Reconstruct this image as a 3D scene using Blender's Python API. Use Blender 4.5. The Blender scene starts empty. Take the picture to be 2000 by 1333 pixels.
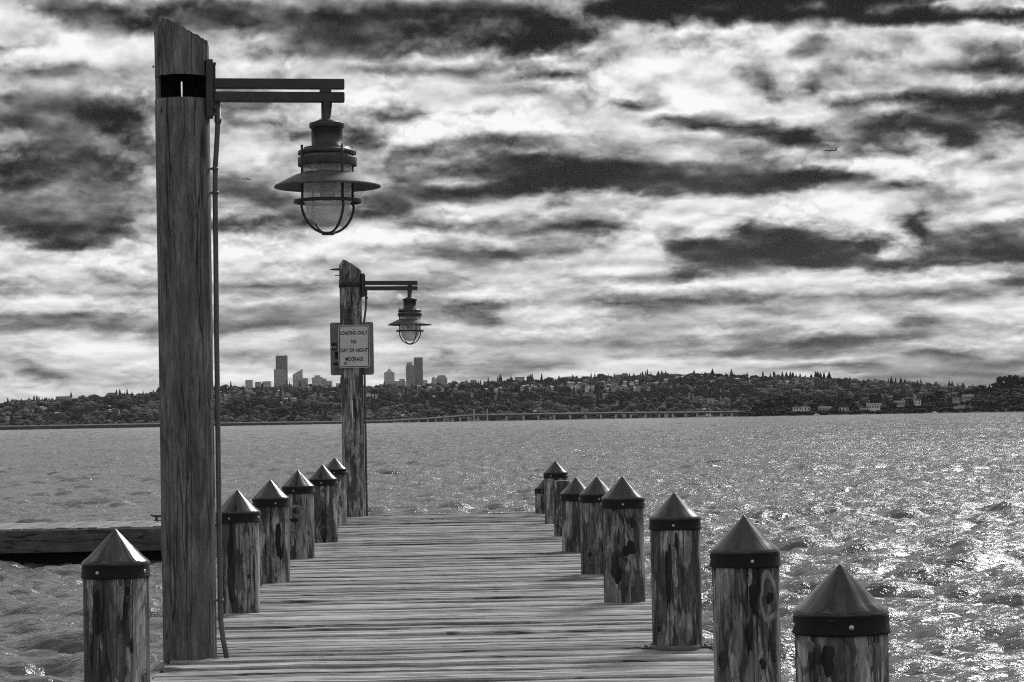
import bpy, bmesh, math, random
import numpy as np
from mathutils import Vector, Matrix

random.seed(7)
rng = np.random.default_rng(11)
scene = bpy.context.scene
COL = scene.collection

# ------------------------------------------------------------------ camera
FPX = 4722.0                       # focal length in photo pixels (85 mm on 36 mm)
CX, CY = 1000.0, 666.5
VPX, VPY = 894.0, 819.0            # where the pier's axis (+Y) vanishes
ROLL = math.radians(1.05)
CAMZ = 1.5                         # eye height over the deck (deck top is z = 0)
WATER = -1.1
_x, _y = VPX - CX, -(VPY - CY)
_xu = _x * math.cos(ROLL) + _y * math.sin(ROLL)
_yu = -_x * math.sin(ROLL) + _y * math.cos(ROLL)
YAW = math.atan2(-_xu, FPX)
PITCH = math.atan2(-_yu, math.hypot(FPX, _xu))
fwd = Vector((math.sin(YAW) * math.cos(PITCH), math.cos(YAW) * math.cos(PITCH), math.sin(PITCH)))
r0 = Vector((math.cos(YAW), -math.sin(YAW), 0))
u0 = r0.cross(fwd)
right = r0 * math.cos(ROLL) - u0 * math.sin(ROLL)
up = r0 * math.sin(ROLL) + u0 * math.cos(ROLL)
cam_data = bpy.data.cameras.new("camera")
cam = bpy.data.objects.new("camera", cam_data)
COL.objects.link(cam)
cam.matrix_world = Matrix(((right.x, up.x, -fwd.x, 0), (right.y, up.y, -fwd.y, 0),
                           (right.z, up.z, -fwd.z, CAMZ), (0, 0, 0, 1)))
cam_data.sensor_width = 36.0
cam_data.lens = FPX / 2000 * 36
cam_data.clip_start = 0.1
cam_data.clip_end = 60000
scene.camera = cam


def ray(px, py):
    d = fwd * FPX + right * (px - CX) - up * (py - CY)
    return d / d.y


def at(px, py, Y):                 # the point of the place at distance Y seen at a photo pixel
    d = ray(px, py)
    return Vector((d.x * Y, Y, CAMZ + d.z * Y))


def project(az, el):               # direction (degrees) -> photo pixel
    a, e = np.radians(az), np.radians(el)
    d = np.stack([np.sin(a) * np.cos(e), np.cos(a) * np.cos(e), np.sin(e)], -1)
    zc = d @ np.array(fwd)
    return CX + FPX * (d @ np.array(right)) / zc, CY - FPX * (d @ np.array(up)) / zc


# ------------------------------------------------------------------ sun, exposure
SUN_AZ, SUN_EL = math.radians(29), math.radians(38)      # high ahead, a little to the right, behind thin cloud
sun_data = bpy.data.lights.new("sun", 'SUN')
sun_data.energy = 3.2
sun_data.angle = math.radians(18)
sun_data.color = (1.0, 1.0, 1.0)
sun = bpy.data.objects.new("sun", sun_data)
COL.objects.link(sun)
sd = Vector((math.sin(SUN_AZ) * math.cos(SUN_EL), math.cos(SUN_AZ) * math.cos(SUN_EL), math.sin(SUN_EL)))
sun.rotation_euler = sd.to_track_quat('Z', 'Y').to_euler()
vs = scene.view_settings
vs.view_transform = 'Standard'
vs.look = 'None'
vs.exposure = 0.0
vs.gamma = 1.0
vs.use_curve_mapping = False


# ------------------------------------------------------------------ node helpers
class NT:
    def __init__(self, tree):
        self.t = tree
        self.n = tree.nodes
        self.l = tree.links

    def new(self, typ, **kw):
        nd = self.n.new(typ)
        for k, v in kw.items():
            setattr(nd, k, v)
        return nd

    def put(self, sock, val):
        if isinstance(val, bpy.types.NodeSocket):
            self.l.new(val, sock)
        elif val is not None:
            sock.default_value = val

    def math(self, op, a, b=None, c=None, clamp=False):
        nd = self.new('ShaderNodeMath', operation=op)
        nd.use_clamp = clamp
        for i, v in enumerate((a, b, c)):
            self.put(nd.inputs[i], v)
        return nd.outputs[0]

    def vmath(self, op, a, b=None):
        nd = self.new('ShaderNodeVectorMath', operation=op)
        self.put(nd.inputs[0], a)
        if b is not None:
            self.put(nd.inputs[1], b)
        return nd.outputs['Value'] if op in ('DOT_PRODUCT', 'LENGTH') else nd.outputs[0]

    def comb(self, x, y, z):
        nd = self.new('ShaderNodeCombineXYZ')
        for i, v in enumerate((x, y, z)):
            self.put(nd.inputs[i], v)
        return nd.outputs[0]

    def sep(self, v):
        nd = self.new('ShaderNodeSeparateXYZ')
        self.put(nd.inputs[0], v)
        return nd.outputs

    def noise(self, vec, scale=1.0, detail=6.0, rough=0.55, dist=0.0):
        nd = self.new('ShaderNodeTexNoise')
        self.put(nd.inputs['Vector'], vec)
        nd.inputs['Scale'].default_value = scale
        nd.inputs['Detail'].default_value = detail
        nd.inputs['Roughness'].default_value = rough
        nd.inputs['Distortion'].default_value = dist
        return nd

    def mapr(self, v, a, b, c=0.0, d=1.0, smooth=False):
        nd = self.new('ShaderNodeMapRange')
        if smooth:
            nd.interpolation_type = 'SMOOTHSTEP'
        self.put(nd.inputs['Value'], v)
        for k, x in (('From Min', a), ('From Max', b), ('To Min', c), ('To Max', d)):
            nd.inputs[k].default_value = x
        return nd.outputs[0]

    def mix(self, f, a, b):          # scalar mix
        nd = self.new('ShaderNodeMix', data_type='FLOAT')
        self.put(nd.inputs[0], f)
        self.put(nd.inputs[2], a)
        self.put(nd.inputs[3], b)
        return nd.outputs[0]


# ------------------------------------------------------------------ sky: banks of cloud placed by direction
SKYBASE = 188
# (x, y, half width, half height, tilt, tone, softness) in the photo's own sky, painted in order
CLOUDS = [
 # lower half, broad tones first
 (1000,740,1200,40,0,182,.9),(150,505,260,38,0,226,.6),(540,490,170,36,0,230,.6),(330,520,300,30,0,222,.8),
 # left dark mass
 (150,200,190,30,0,132,.9),(100,190,110,16,0,112,.8),(150,290,200,110,10,116,.7),(215,228,90,45,28,74,.7),(60,235,90,30,0,116,.8),
 (110,305,130,48,0,76,.8),(50,350,90,30,0,66,.7),(160,350,110,34,0,84,.7),(60,425,95,50,0,84,.7),(205,415,65,38,0,80,.6),
 (100,462,60,24,0,66,.5),(190,465,48,18,0,76,.6),(120,225,26,10,0,152,.8),(155,246,20,9,0,146,.8),(20,258,24,9,0,150,.8),
 (285,195,34,26,0,186,.7),(295,270,26,24,0,186,.8),(235,292,70,14,6,128,.8),(285,350,34,20,0,196,.8),(60,384,80,11,0,182,.7),
 (110,385,26,9,0,208,.7),(190,388,60,10,0,118,.8),(165,440,18,9,0,132,.9),(290,412,44,13,0,140,.8),(290,442,50,12,0,200,.7),(245,460,44,4,0,135,.7),
 # top left
 (40,30,110,45,0,214,.7),(150,28,110,22,8,66,.6),(250,42,80,24,10,82,.7),(190,56,70,12,0,118,.8),(360,30,90,40,20,122,.7),
 (160,98,200,36,-5,226,.6),(15,88,50,12,0,132,.8),(150,132,90,30,0,226,.7),(80,146,100,12,0,122,.7),(290,140,50,14,-8,158,.7),
 (250,168,60,20,-14,214,.7),(180,168,60,10,0,198,.8),(10,175,50,12,0,215,.7),
 (470,80,90,32,0,206,.7),(495,88,60,18,0,226,.7),(520,98,50,7,0,140,.7),(600,100,110,26,0,158,.7),
 (520,40,190,34,10,76,.6),(620,44,150,30,3,60,.6),(535,12,80,12,-10,152,.7),(600,3,90,9,0,165,.7),
 (470,130,60,20,0,215,.7),(600,135,90,16,-6,190,.7),
 # right of the tall post
 (470,210,70,16,0,98,.6),(560,225,70,16,8,196,.6),(480,240,36,11,10,188,.6),(520,252,70,12,4,92,.6),(485,290,70,36,0,228,.6),
 (545,285,60,30,10,206,.7),(590,255,50,16,-10,110,.7),(500,340,80,24,0,206,.7),(545,330,40,30,0,150,.8),(485,372,70,18,0,95,.7),(545,405,90,26,0,92,.7),
 (520,440,120,15,0,86,.6),(480,412,50,12,0,126,.8),(480,440,16,4,0,150,.8),
 # big dark bank, top centre
 (880,60,340,62,0,86,.5),(850,24,230,20,0,46,.7),(1070,42,120,22,6,38,.6),(900,46,120,7,-7,118,.6),(730,66,130,24,0,66,.8),
 (1040,82,140,24,-14,34,.6),(900,96,220,15,-4,66,.7),(1235,14,80,30,0,168,.6),(880,2,240,6,0,110,.7),(860,118,130,9,-3,212,.6),
 (740,140,110,14,0,148,.7),(690,130,60,14,-6,196,.8),
 # bright centre
 (1160,195,600,52,0,234,.5),(1230,95,110,52,-30,208,.7),(1290,80,60,24,0,226,.6),(1290,60,60,14,0,200,.7),
 (1075,129,62,12,15,232,.5),(1040,150,120,9,4,88,.6),(900,142,170,11,0,118,.7),(760,158,80,7,-6,216,.6),(1150,130,60,20,10,180,.8),
 (1000,188,70,16,0,192,.8),(1105,182,50,20,0,186,.8),(960,170,120,8,0,240,.8),
 (1210,200,34,9,-6,68,.5),(1292,193,46,15,20,84,.6),(1262,200,26,8,0,96,.6),(970,221,16,5,0,108,.6),(1030,228,16,7,0,112,.6),
 (705,250,62,34,-10,84,.5),(765,226,52,6,0,78,.6),(725,240,30,8,30,160,.8),(1000,246,340,20,0,246,.6),(820,265,90,14,-18,238,.5),
 # top right clear strip and its clouds
 (1680,12,460,58,0,26,.18),(1345,48,70,12,0,40,.4),(1350,20,60,7,-4,150,.6),(1346,40,60,5,-3,150,.6),(1573,20,18,9,20,140,.6),(1600,18,8,4,0,80,.6),
 (1688,24,30,8,0,96,.7),(1735,26,30,9,0,156,.6),(1790,10,90,14,0,96,.7),(1935,14,80,16,3,224,.4),(1900,38,160,9,0,20,.6),
 (1440,42,40,10,0,60,.7),
 (1390,80,140,32,0,238,.35),(1440,58,26,14,0,240,.4),(1560,84,160,30,0,246,.35),(1700,88,140,26,0,232,.35),(1800,80,80,28,0,222,.35),(1930,78,120,30,0,228,.35),
 (1420,150,200,60,0,228,.6),(1620,160,240,50,0,216,.7),(1860,140,240,46,0,196,.7),
 (1565,96,50,15,-6,120,.7),(1360,88,80,13,0,150,.7),(1460,116,40,16,0,156,.8),(1800,88,60,15,0,160,.8),(1950,96,70,16,0,122,.7),
 (1835,124,120,9,3,128,.7),(1960,130,70,22,0,124,.8),(1720,160,60,20,0,136,.8),(1620,150,36,44,10,172,.8),(1800,108,90,9,0,226,.7),(1990,112,30,10,0,220,.7),
 (1480,165,54,20,38,112,.8),(1430,150,16,18,40,120,.8),(1600,170,40,14,0,120,.8),
 (1460,215,160,24,3,240,.5),(1660,175,30,8,0,235,.8),(1890,160,110,16,0,200,.7),
 # second clear gap, right
 (1700,203,100,14,0,92,.7),(1910,196,140,20,0,36,.35),(1970,235,90,56,0,38,.4),(1800,246,190,28,0,42,.4),(1690,210,70,8,0,52,.6),
 (1430,246,180,14,5,48,.4),(1570,262,90,16,0,42,.45),(1860,222,90,7,-5,162,.5),(1730,221,44,10,0,176,.6),(1655,232,50,11,0,160,.7),
 (1950,253,56,16,-6,176,.6),(1715,240,36,6,0,118,.7),(1960,200,40,12,0,110,.8),
 (1370,287,200,27,6,238,.4),(1690,272,100,24,12,158,.5),(1655,256,30,12,20,180,.7),(1800,270,36,14,30,196,.6),(1850,290,50,9,8,212,.6),(1965,290,70,22,0,186,.6),
 (1860,280,50,10,10,38,.7),(1725,302,70,11,0,58,.6),(1935,316,80,8,0,54,.6),(1810,335,230,28,4,224,.45),(1990,300,30,20,0,240,.7),
 (1480,308,110,20,0,160,.7),(1430,318,70,16,0,104,.7),(1350,300,60,16,0,216,.7),
 # long dark belly, centre
 (1180,300,400,36,0,150,.6),(900,290,140,26,0,130,.7),(1010,274,170,14,0,128,.6),(1290,298,90,20,0,186,.7),(1160,300,70,14,0,132,.7),(1230,312,80,14,0,150,.8),
 (1000,330,170,24,0,54,.6),(1160,345,230,30,0,46,.7),(1370,352,170,32,4,58,.7),(1560,350,130,26,4,42,.6),(1400,382,120,14,0,62,.7),
 (880,296,60,9,-8,180,.8),(930,312,60,6,0,140,.8),
 (790,330,60,32,0,124,.7),(802,345,34,16,0,72,.7),(750,312,36,22,-30,200,.7),(905,350,70,8,-6,186,.7),(735,350,30,16,0,200,.8),
 (860,378,170,17,0,82,.7),(720,392,80,22,0,98,.8),(1010,366,160,9,0,40,.7),
 (930,405,80,17,0,224,.6),(1080,384,90,14,0,182,.7),(1220,388,120,12,0,190,.7),(1120,402,34,10,0,118,.8),(1000,396,100,12,0,202,.8),
 (1750,366,120,8,-3,78,.6),(1900,352,170,14,0,236,.6),(1640,372,70,12,-8,160,.8),
 (1420,398,200,18,0,232,.5),(1600,392,160,10,0,226,.6),(1900,402,170,34,0,208,.6),(1830,395,50,26,20,146,.7),(1930,388,60,7,0,140,.7),(1990,395,40,8,0,130,.8),
 # right dark bank
 (1330,470,90,50,0,176,.7),(1520,475,220,58,0,58,.35),(1500,500,200,28,0,52,.8),(1500,460,150,24,0,66,.8),(1690,478,110,22,0,66,.7),(1640,455,60,12,0,48,.6),
 (1800,446,90,22,8,36,.5),(1800,415,36,22,10,96,.7),(1580,424,170,27,6,242,.28),(1680,436,70,18,12,240,.3),(1430,416,60,11,0,235,.5),(1385,452,42,18,-6,228,.3),
 (1850,430,60,20,32,226,.5),(1960,425,90,30,0,220,.6),(1950,470,150,34,0,96,.6),(1970,500,100,20,0,40,.6),(1850,506,110,15,0,52,.6),(1720,508,80,14,0,48,.6),
 (1742,480,56,20,-22,206,.5),(1772,497,60,5,0,200,.6),(1850,480,70,15,-8,124,.7),(1385,542,70,24,-6,58,.6),(1480,532,100,12,0,118,.7),(1655,522,46,5,0,188,.6),
 (1965,552,70,15,0,46,.6),(1720,542,260,15,0,222,.5),(1500,556,180,14,0,230,.5),(1820,560,150,9,0,168,.7),
 # right low
 (1450,590,170,13,0,116,.3),(1760,578,150,7,0,112,.4),(1640,596,90,8,0,178,.6),(1345,594,40,3,0,196,.5),(1820,594,190,14,0,172,.7),(1545,580,26,5,0,185,.7),
 (1410,612,170,9,-2,196,.5),(1400,632,120,10,0,148,.7),(1650,622,80,13,0,214,.6),(1850,620,100,22,0,218,.5),(1965,610,70,16,0,222,.6),
 (1610,646,140,14,-3,232,.4),(1800,636,70,18,0,126,.7),(1390,652,130,15,0,210,.6),(1710,612,60,9,0,168,.8),
 (1680,662,150,10,-2,72,.5),(1890,652,70,10,0,126,.7),(1490,662,70,12,0,92,.7),(1430,687,100,12,0,88,.7),(1330,692,50,16,0,102,.7),
 (1610,680,170,10,0,116,.7),(1600,698,110,8,-7,216,.5),(1730,690,120,9,0,208,.6),(1880,672,120,13,-4,206,.6),(1450,706,70,9,-3,216,.5),
 (1340,718,80,15,0,228,.5),(1900,702,150,18,0,92,.6),(1640,716,160,8,0,96,.7),(1870,742,210,24,0,124,.5),(1730,721,150,5,-5,212,.6),(1620,732,100,6,0,200,.7),
 # centre low
 (900,443,110,8,0,90,.5),(1060,440,150,11,0,70,.4),(1195,446,110,18,3,70,.4),(1110,424,280,9,0,226,.6),(1270,420,80,20,0,215,.7),(740,420,100,8,0,110,.7),
 (720,462,140,20,0,232,.6),(900,456,160,8,2,234,.4),(1020,470,120,8,0,190,.7),(1130,468,110,8,3,160,.7),(960,494,170,16,0,88,.4),(1110,482,110,8,0,118,.6),(1250,474,80,36,-18,228,.6),
 (960,520,330,18,0,216,.6),(1150,522,220,22,0,218,.7),(890,534,260,14,0,206,.7),(900,516,60,4,0,112,.6),(1000,549,180,7,0,122,.5),(1210,546,120,5,0,110,.5),(1290,538,60,10,0,120,.6),
 (1120,560,300,11,0,238,.5),(860,560,90,6,0,224,.6),(850,571,80,6,0,106,.6),(900,582,180,8,0,224,.5),
 (890,604,140,19,0,112,.4),(960,635,80,16,0,112,.5),(780,600,90,16,0,132,.7),(1110,612,140,36,0,202,.5),(1050,645,120,14,0,196,.7),
 (1260,590,140,12,0,106,.4),(1280,612,100,9,0,128,.7),(1250,636,110,12,0,150,.7),(1180,603,60,7,0,215,.6),(880,628,60,16,20,176,.5),(910,636,34,12,10,210,.6),
 (840,664,50,16,10,108,.6),(1010,662,280,14,0,196,.7),(1150,668,130,24,0,186,.7),(1260,662,100,12,0,172,.7),(1300,682,100,18,0,122,.7),
 (845,695,36,14,15,116,.6),(900,684,60,20,0,190,.7),(745,690,60,26,0,214,.7),(940,690,30,12,0,150,.8),(1030,716,160,9,-3,108,.5),(1140,708,120,8,0,126,.7),
 (860,733,150,10,0,160,.7),(1130,727,70,14,-10,220,.5),(1205,714,70,15,-8,226,.5),(1290,704,60,16,0,228,.5),(1000,745,200,10,0,186,.8),(760,745,70,14,0,218,.7),
 # left low
 (560,738,240,30,0,208,.8),(230,745,300,24,0,206,.8),
 (230,567,150,6,-2,112,.5),(180,580,130,7,0,112,.5),(20,565,50,5,-3,116,.6),(100,574,40,7,0,224,.6),(210,571,60,4,0,222,.6),(300,575,60,3,0,215,.7),(150,601,230,15,0,218,.5),
 (160,637,260,19,2,110,.3),(490,553,100,8,0,112,.5),(600,563,80,13,0,110,.4),(500,586,150,10,-3,220,.5),(560,575,60,4,0,205,.7),(520,624,160,20,-2,128,.4),
 (150,682,210,30,3,226,.4),(480,664,150,15,3,204,.5),(540,680,50,12,0,232,.6),(605,672,34,16,0,146,.6),(630,690,50,12,0,146,.7),(495,694,70,14,0,168,.7),
 (460,735,50,14,0,226,.6),(250,665,60,12,-20,228,.7),(200,720,80,11,0,170,.7),(262,735,40,6,0,156,.7),(55,728,56,18,8,96,.5),(108,746,36,8,4,112,.6),(20,750,60,8,0,222,.7),(60,760,120,10,0,220,.8),
 (580,720,60,10,10,170,.7),(600,700,30,8,10,190,.7),
]
AZ0, AZ1, NAZ = -11.0, 13.5, 63
EL0, EL1, NEL = -0.3, 10.2, 54


def cloud_grid():
    # paint the banks finely in (azimuth, elevation), then average down to the table
    ss = 6
    az = np.linspace(AZ0, AZ1, (NAZ - 1) * ss + 1)
    el = np.linspace(EL0, EL1, (NEL - 1) * ss + 1)
    A, E = np.meshgrid(az, el)
    X, Y = project(A, E)
    g = np.full(X.shape, float(SKYBASE))
    for (cx, cy, rx, ry, ang, val, soft) in CLOUDS:
        t = math.radians(ang)
        dx, dy = X - cx, Y - cy
        u = (dx * math.cos(t) + dy * math.sin(t)) / (rx * 1.2)
        v = (-dx * math.sin(t) + dy * math.cos(t)) / (ry * 1.2)
        r = np.sqrt(u * u + v * v)
        m = np.clip((1 - r) / max(soft * .72, .05), 0, 1)
        m = m * m * (3 - 2 * m)
        g += (val - g) * m
    out = np.zeros((NEL, NAZ))
    for i in range(NEL):
        i0, i1 = max(0, i * ss - 2), i * ss + 3
        for j in range(NAZ):
            j0, j1 = max(0, j * ss - 2), j * ss + 3
            out[i, j] = g[i0:i1, j0:j1].mean()
    return np.clip(out / 255.0, 0.02, 0.99)


world = bpy.data.worlds.new("World")
scene.world = world
world.use_nodes = True


def build_sky():
    T = NT(world.node_tree)
    T.n.clear()
    tc = T.new('ShaderNodeTexCoord').outputs['Generated']
    d = T.sep(tc)
    az = T.math('MULTIPLY', T.math('ARCTAN2', d[0], d[1]), 180 / math.pi)
    el = T.math('MULTIPLY', T.math('ARCSINE', d[2]), 180 / math.pi)
    X = T.math('MULTIPLY', d[0], 57.3)
    Yv = T.math('MULTIPLY', d[1], 57.3)

    # layers crowd together towards the horizon
    elp = T.math('MULTIPLY', T.math('LOGARITHM', T.math('MAXIMUM', T.math('MULTIPLY_ADD', el, 1 / 5.0, 1.0), .05), math.e), 8.5)

    def vec(a, b, off=0.0, dv=0.0):
        return T.comb(T.math('MULTIPLY_ADD', X, a, off), T.math('MULTIPLY', Yv, a), T.math('MULTIPLY_ADD', elp, b, dv))
    w1 = T.noise(vec(.42, 1.15, 3.1), 1.0, 7, .56)
    w2 = T.noise(vec(2.2, 3.6, 9.7), 1.0, 6, .55)
    c1 = T.sep(w1.outputs['Color'])
    c2 = T.sep(w2.outputs['Color'])
    sub = lambda v: T.math('SUBTRACT', v, .5)
    azw = T.math('ADD', az, T.math('ADD', T.math('MULTIPLY', sub(c1[0]), 3.0), T.math('MULTIPLY', sub(c2[0]), .45)))
    elw = T.math('ADD', el, T.math('ADD', T.math('MULTIPLY', sub(c1[1]), .75), T.math('MULTIPLY', sub(c2[1]), .20)))
    t = T.math('DIVIDE', T.math('PINGPONG', T.math('SUBTRACT', azw, AZ0), AZ1 - AZ0), AZ1 - AZ0)
    e = T.math('PINGPONG', T.math('SUBTRACT', elw, EL0), EL1 - EL0)
    e = T.math('MULTIPLY', e, (NEL - 1) / (EL1 - EL0))            # row number
    tl = T.math('MULTIPLY', t, 2.0)
    tr = T.math('SUBTRACT', tl, 1.0)
    half = T.math('GREATER_THAN', t, .5)
    G = cloud_grid()
    e3 = T.comb(e, e, e)
    acc = None
    for k in range(0, NEL, 3):
        cols = []
        for side, tv in ((0, tl), (1, tr)):
            rp = T.new('ShaderNodeValToRGB')
            cr = rp.color_ramp
            cr.interpolation = 'LINEAR'
            n = 32
            while len(cr.elements) < n:
                cr.elements.new(.5)
            for i in range(n):
                j = i + side * 31
                cr.elements[i].position = i / 31
                cr.elements[i].color = (G[k, j], G[k + 1, j], G[k + 2, j], 1)
            T.put(rp.inputs[0], tv)
            cols.append(rp.outputs[0])
        mx = T.new('ShaderNodeMix', data_type='RGBA')
        T.put(mx.inputs[0], half)
        T.put(mx.inputs[6], cols[0])
        T.put(mx.inputs[7], cols[1])
        w = T.vmath('ABSOLUTE', T.vmath('SUBTRACT', e3, (k, k + 1, k + 2)))
        w = T.vmath('MAXIMUM', T.vmath('SUBTRACT', (1, 1, 1), w), (0, 0, 0))
        s = T.vmath('DOT_PRODUCT', mx.outputs[2], w)
        acc = s if acc is None else T.math('ADD', acc, s)
    # cloud texture: billows brighter on their upper rims, and thin streaks low down
    n1 = T.noise(vec(.44, 1.45, 21.0), 1.0, 8, .5).outputs[0]
    ne = T.noise(vec(.60, 1.85, 21.0), 1.0, 3.5, .5).outputs[0]
    upv = vec(.60, 1.85, 21.0, .3)
    neu = T.noise(upv, 1.0, 3.5, .5).outputs[0]
    n3 = T.noise(vec(2.4, 4.4, 61.0), 1.0, 6, .5).outputs[0]
    n2 = T.noise(vec(.30, 3.6, 40.0), 1.0, 7, .52).outputs[0]

    def puffs(v):
        nd = T.new('ShaderNodeTexVoronoi', feature='F1')
        T.put(nd.inputs['Vector'], v)
        nd.inputs['Scale'].default_value = 1.0
        nd.inputs['Detail'].default_value = 2.0
        nd.inputs['Roughness'].default_value = .5
        return nd.outputs['Distance']
    wob = T.vmath('SCALE', T.vmath('SUBTRACT', w2.outputs['Color'], (.5, .5, .5)))
    wob.node.inputs['Scale'].default_value = .9
    pa = puffs(T.vmath('ADD', vec(1.0, 2.1, 70.0), wob))
    pb = puffs(T.vmath('ADD', vec(1.0, 2.1, 70.0, .22), wob))
    puff = T.math('ADD', T.math('MULTIPLY', T.math('SUBTRACT', pb, pa), .34), T.math('MULTIPLY', T.math('SUBTRACT', .42, pa), .10))
    puff = T.math('MULTIPLY', puff, T.mapr(T.noise(vec(.5, 1.1, 5.0), 1.0, 3, .5).outputs[0], .38, .62, .15, 1.0, True))
    streak = T.mapr(el, 1.0, 5.0, .50, .12, True)
    det = T.math('ADD', T.math('ADD', T.math('MULTIPLY', sub(n1), .50), T.math('MULTIPLY', sub(n3), .12)),
                 T.math('ADD', T.math('MULTIPLY', sub(n2), streak),
                        T.math('MULTIPLY', T.math('SUBTRACT', ne, neu), .80)))
    det = T.math('ADD', det, puff)
    amp = T.math('MULTIPLY', T.mapr(acc, .06, .25, .35, 1.0, True), T.mapr(el, .3, 4.5, .45, 1.0, True))                     # clear air stays even
    front = T.math('ADD', acc, T.math('MULTIPLY', det, amp))
    high = T.math('ADD', T.math('MULTIPLY', sub(T.noise(tc, 4.0, 9, .6, .3).outputs[0]), 2.6), .72)
    g = T.mix(T.mapr(el, 10.0, 16.0, 0, 1, True), front, high)
    g = T.mapr(g, .06, .97, .04, 1.0)
    sm = T.mapr(g, 0.0, 1.0, 0, 1, True)                            # firm the tones a little
    g = T.mix(.34, g, sm)
    g = T.math('MINIMUM', T.math('MAXIMUM', g, .04), 1.0)
    lin = T.math('POWER', g, 2.3)
    sky = T.new('ShaderNodeTexSky', sky_type='NISHITA')
    sky.sun_disc = False
    sky.sun_elevation = SUN_EL
    sky.sun_rotation = SUN_AZ
    red = T.sep(sky.outputs[0])[0]                                  # a red filter darkens the blue
    lum = T.math('ADD', T.math('MULTIPLY', lin, 9.6), T.math('MULTIPLY', red, .010))
    bg = T.new('ShaderNodeBackground')
    T.put(bg.inputs[0], T.comb(lum, lum, lum))
    bg.inputs[1].default_value = 0.1
    out = T.new('ShaderNodeOutputWorld')
    T.l.new(bg.outputs[0], out.inputs[0])


build_sky()
world.cycles.sampling_method = 'MANUAL'
world.cycles.sample_map_resolution = 1024

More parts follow.
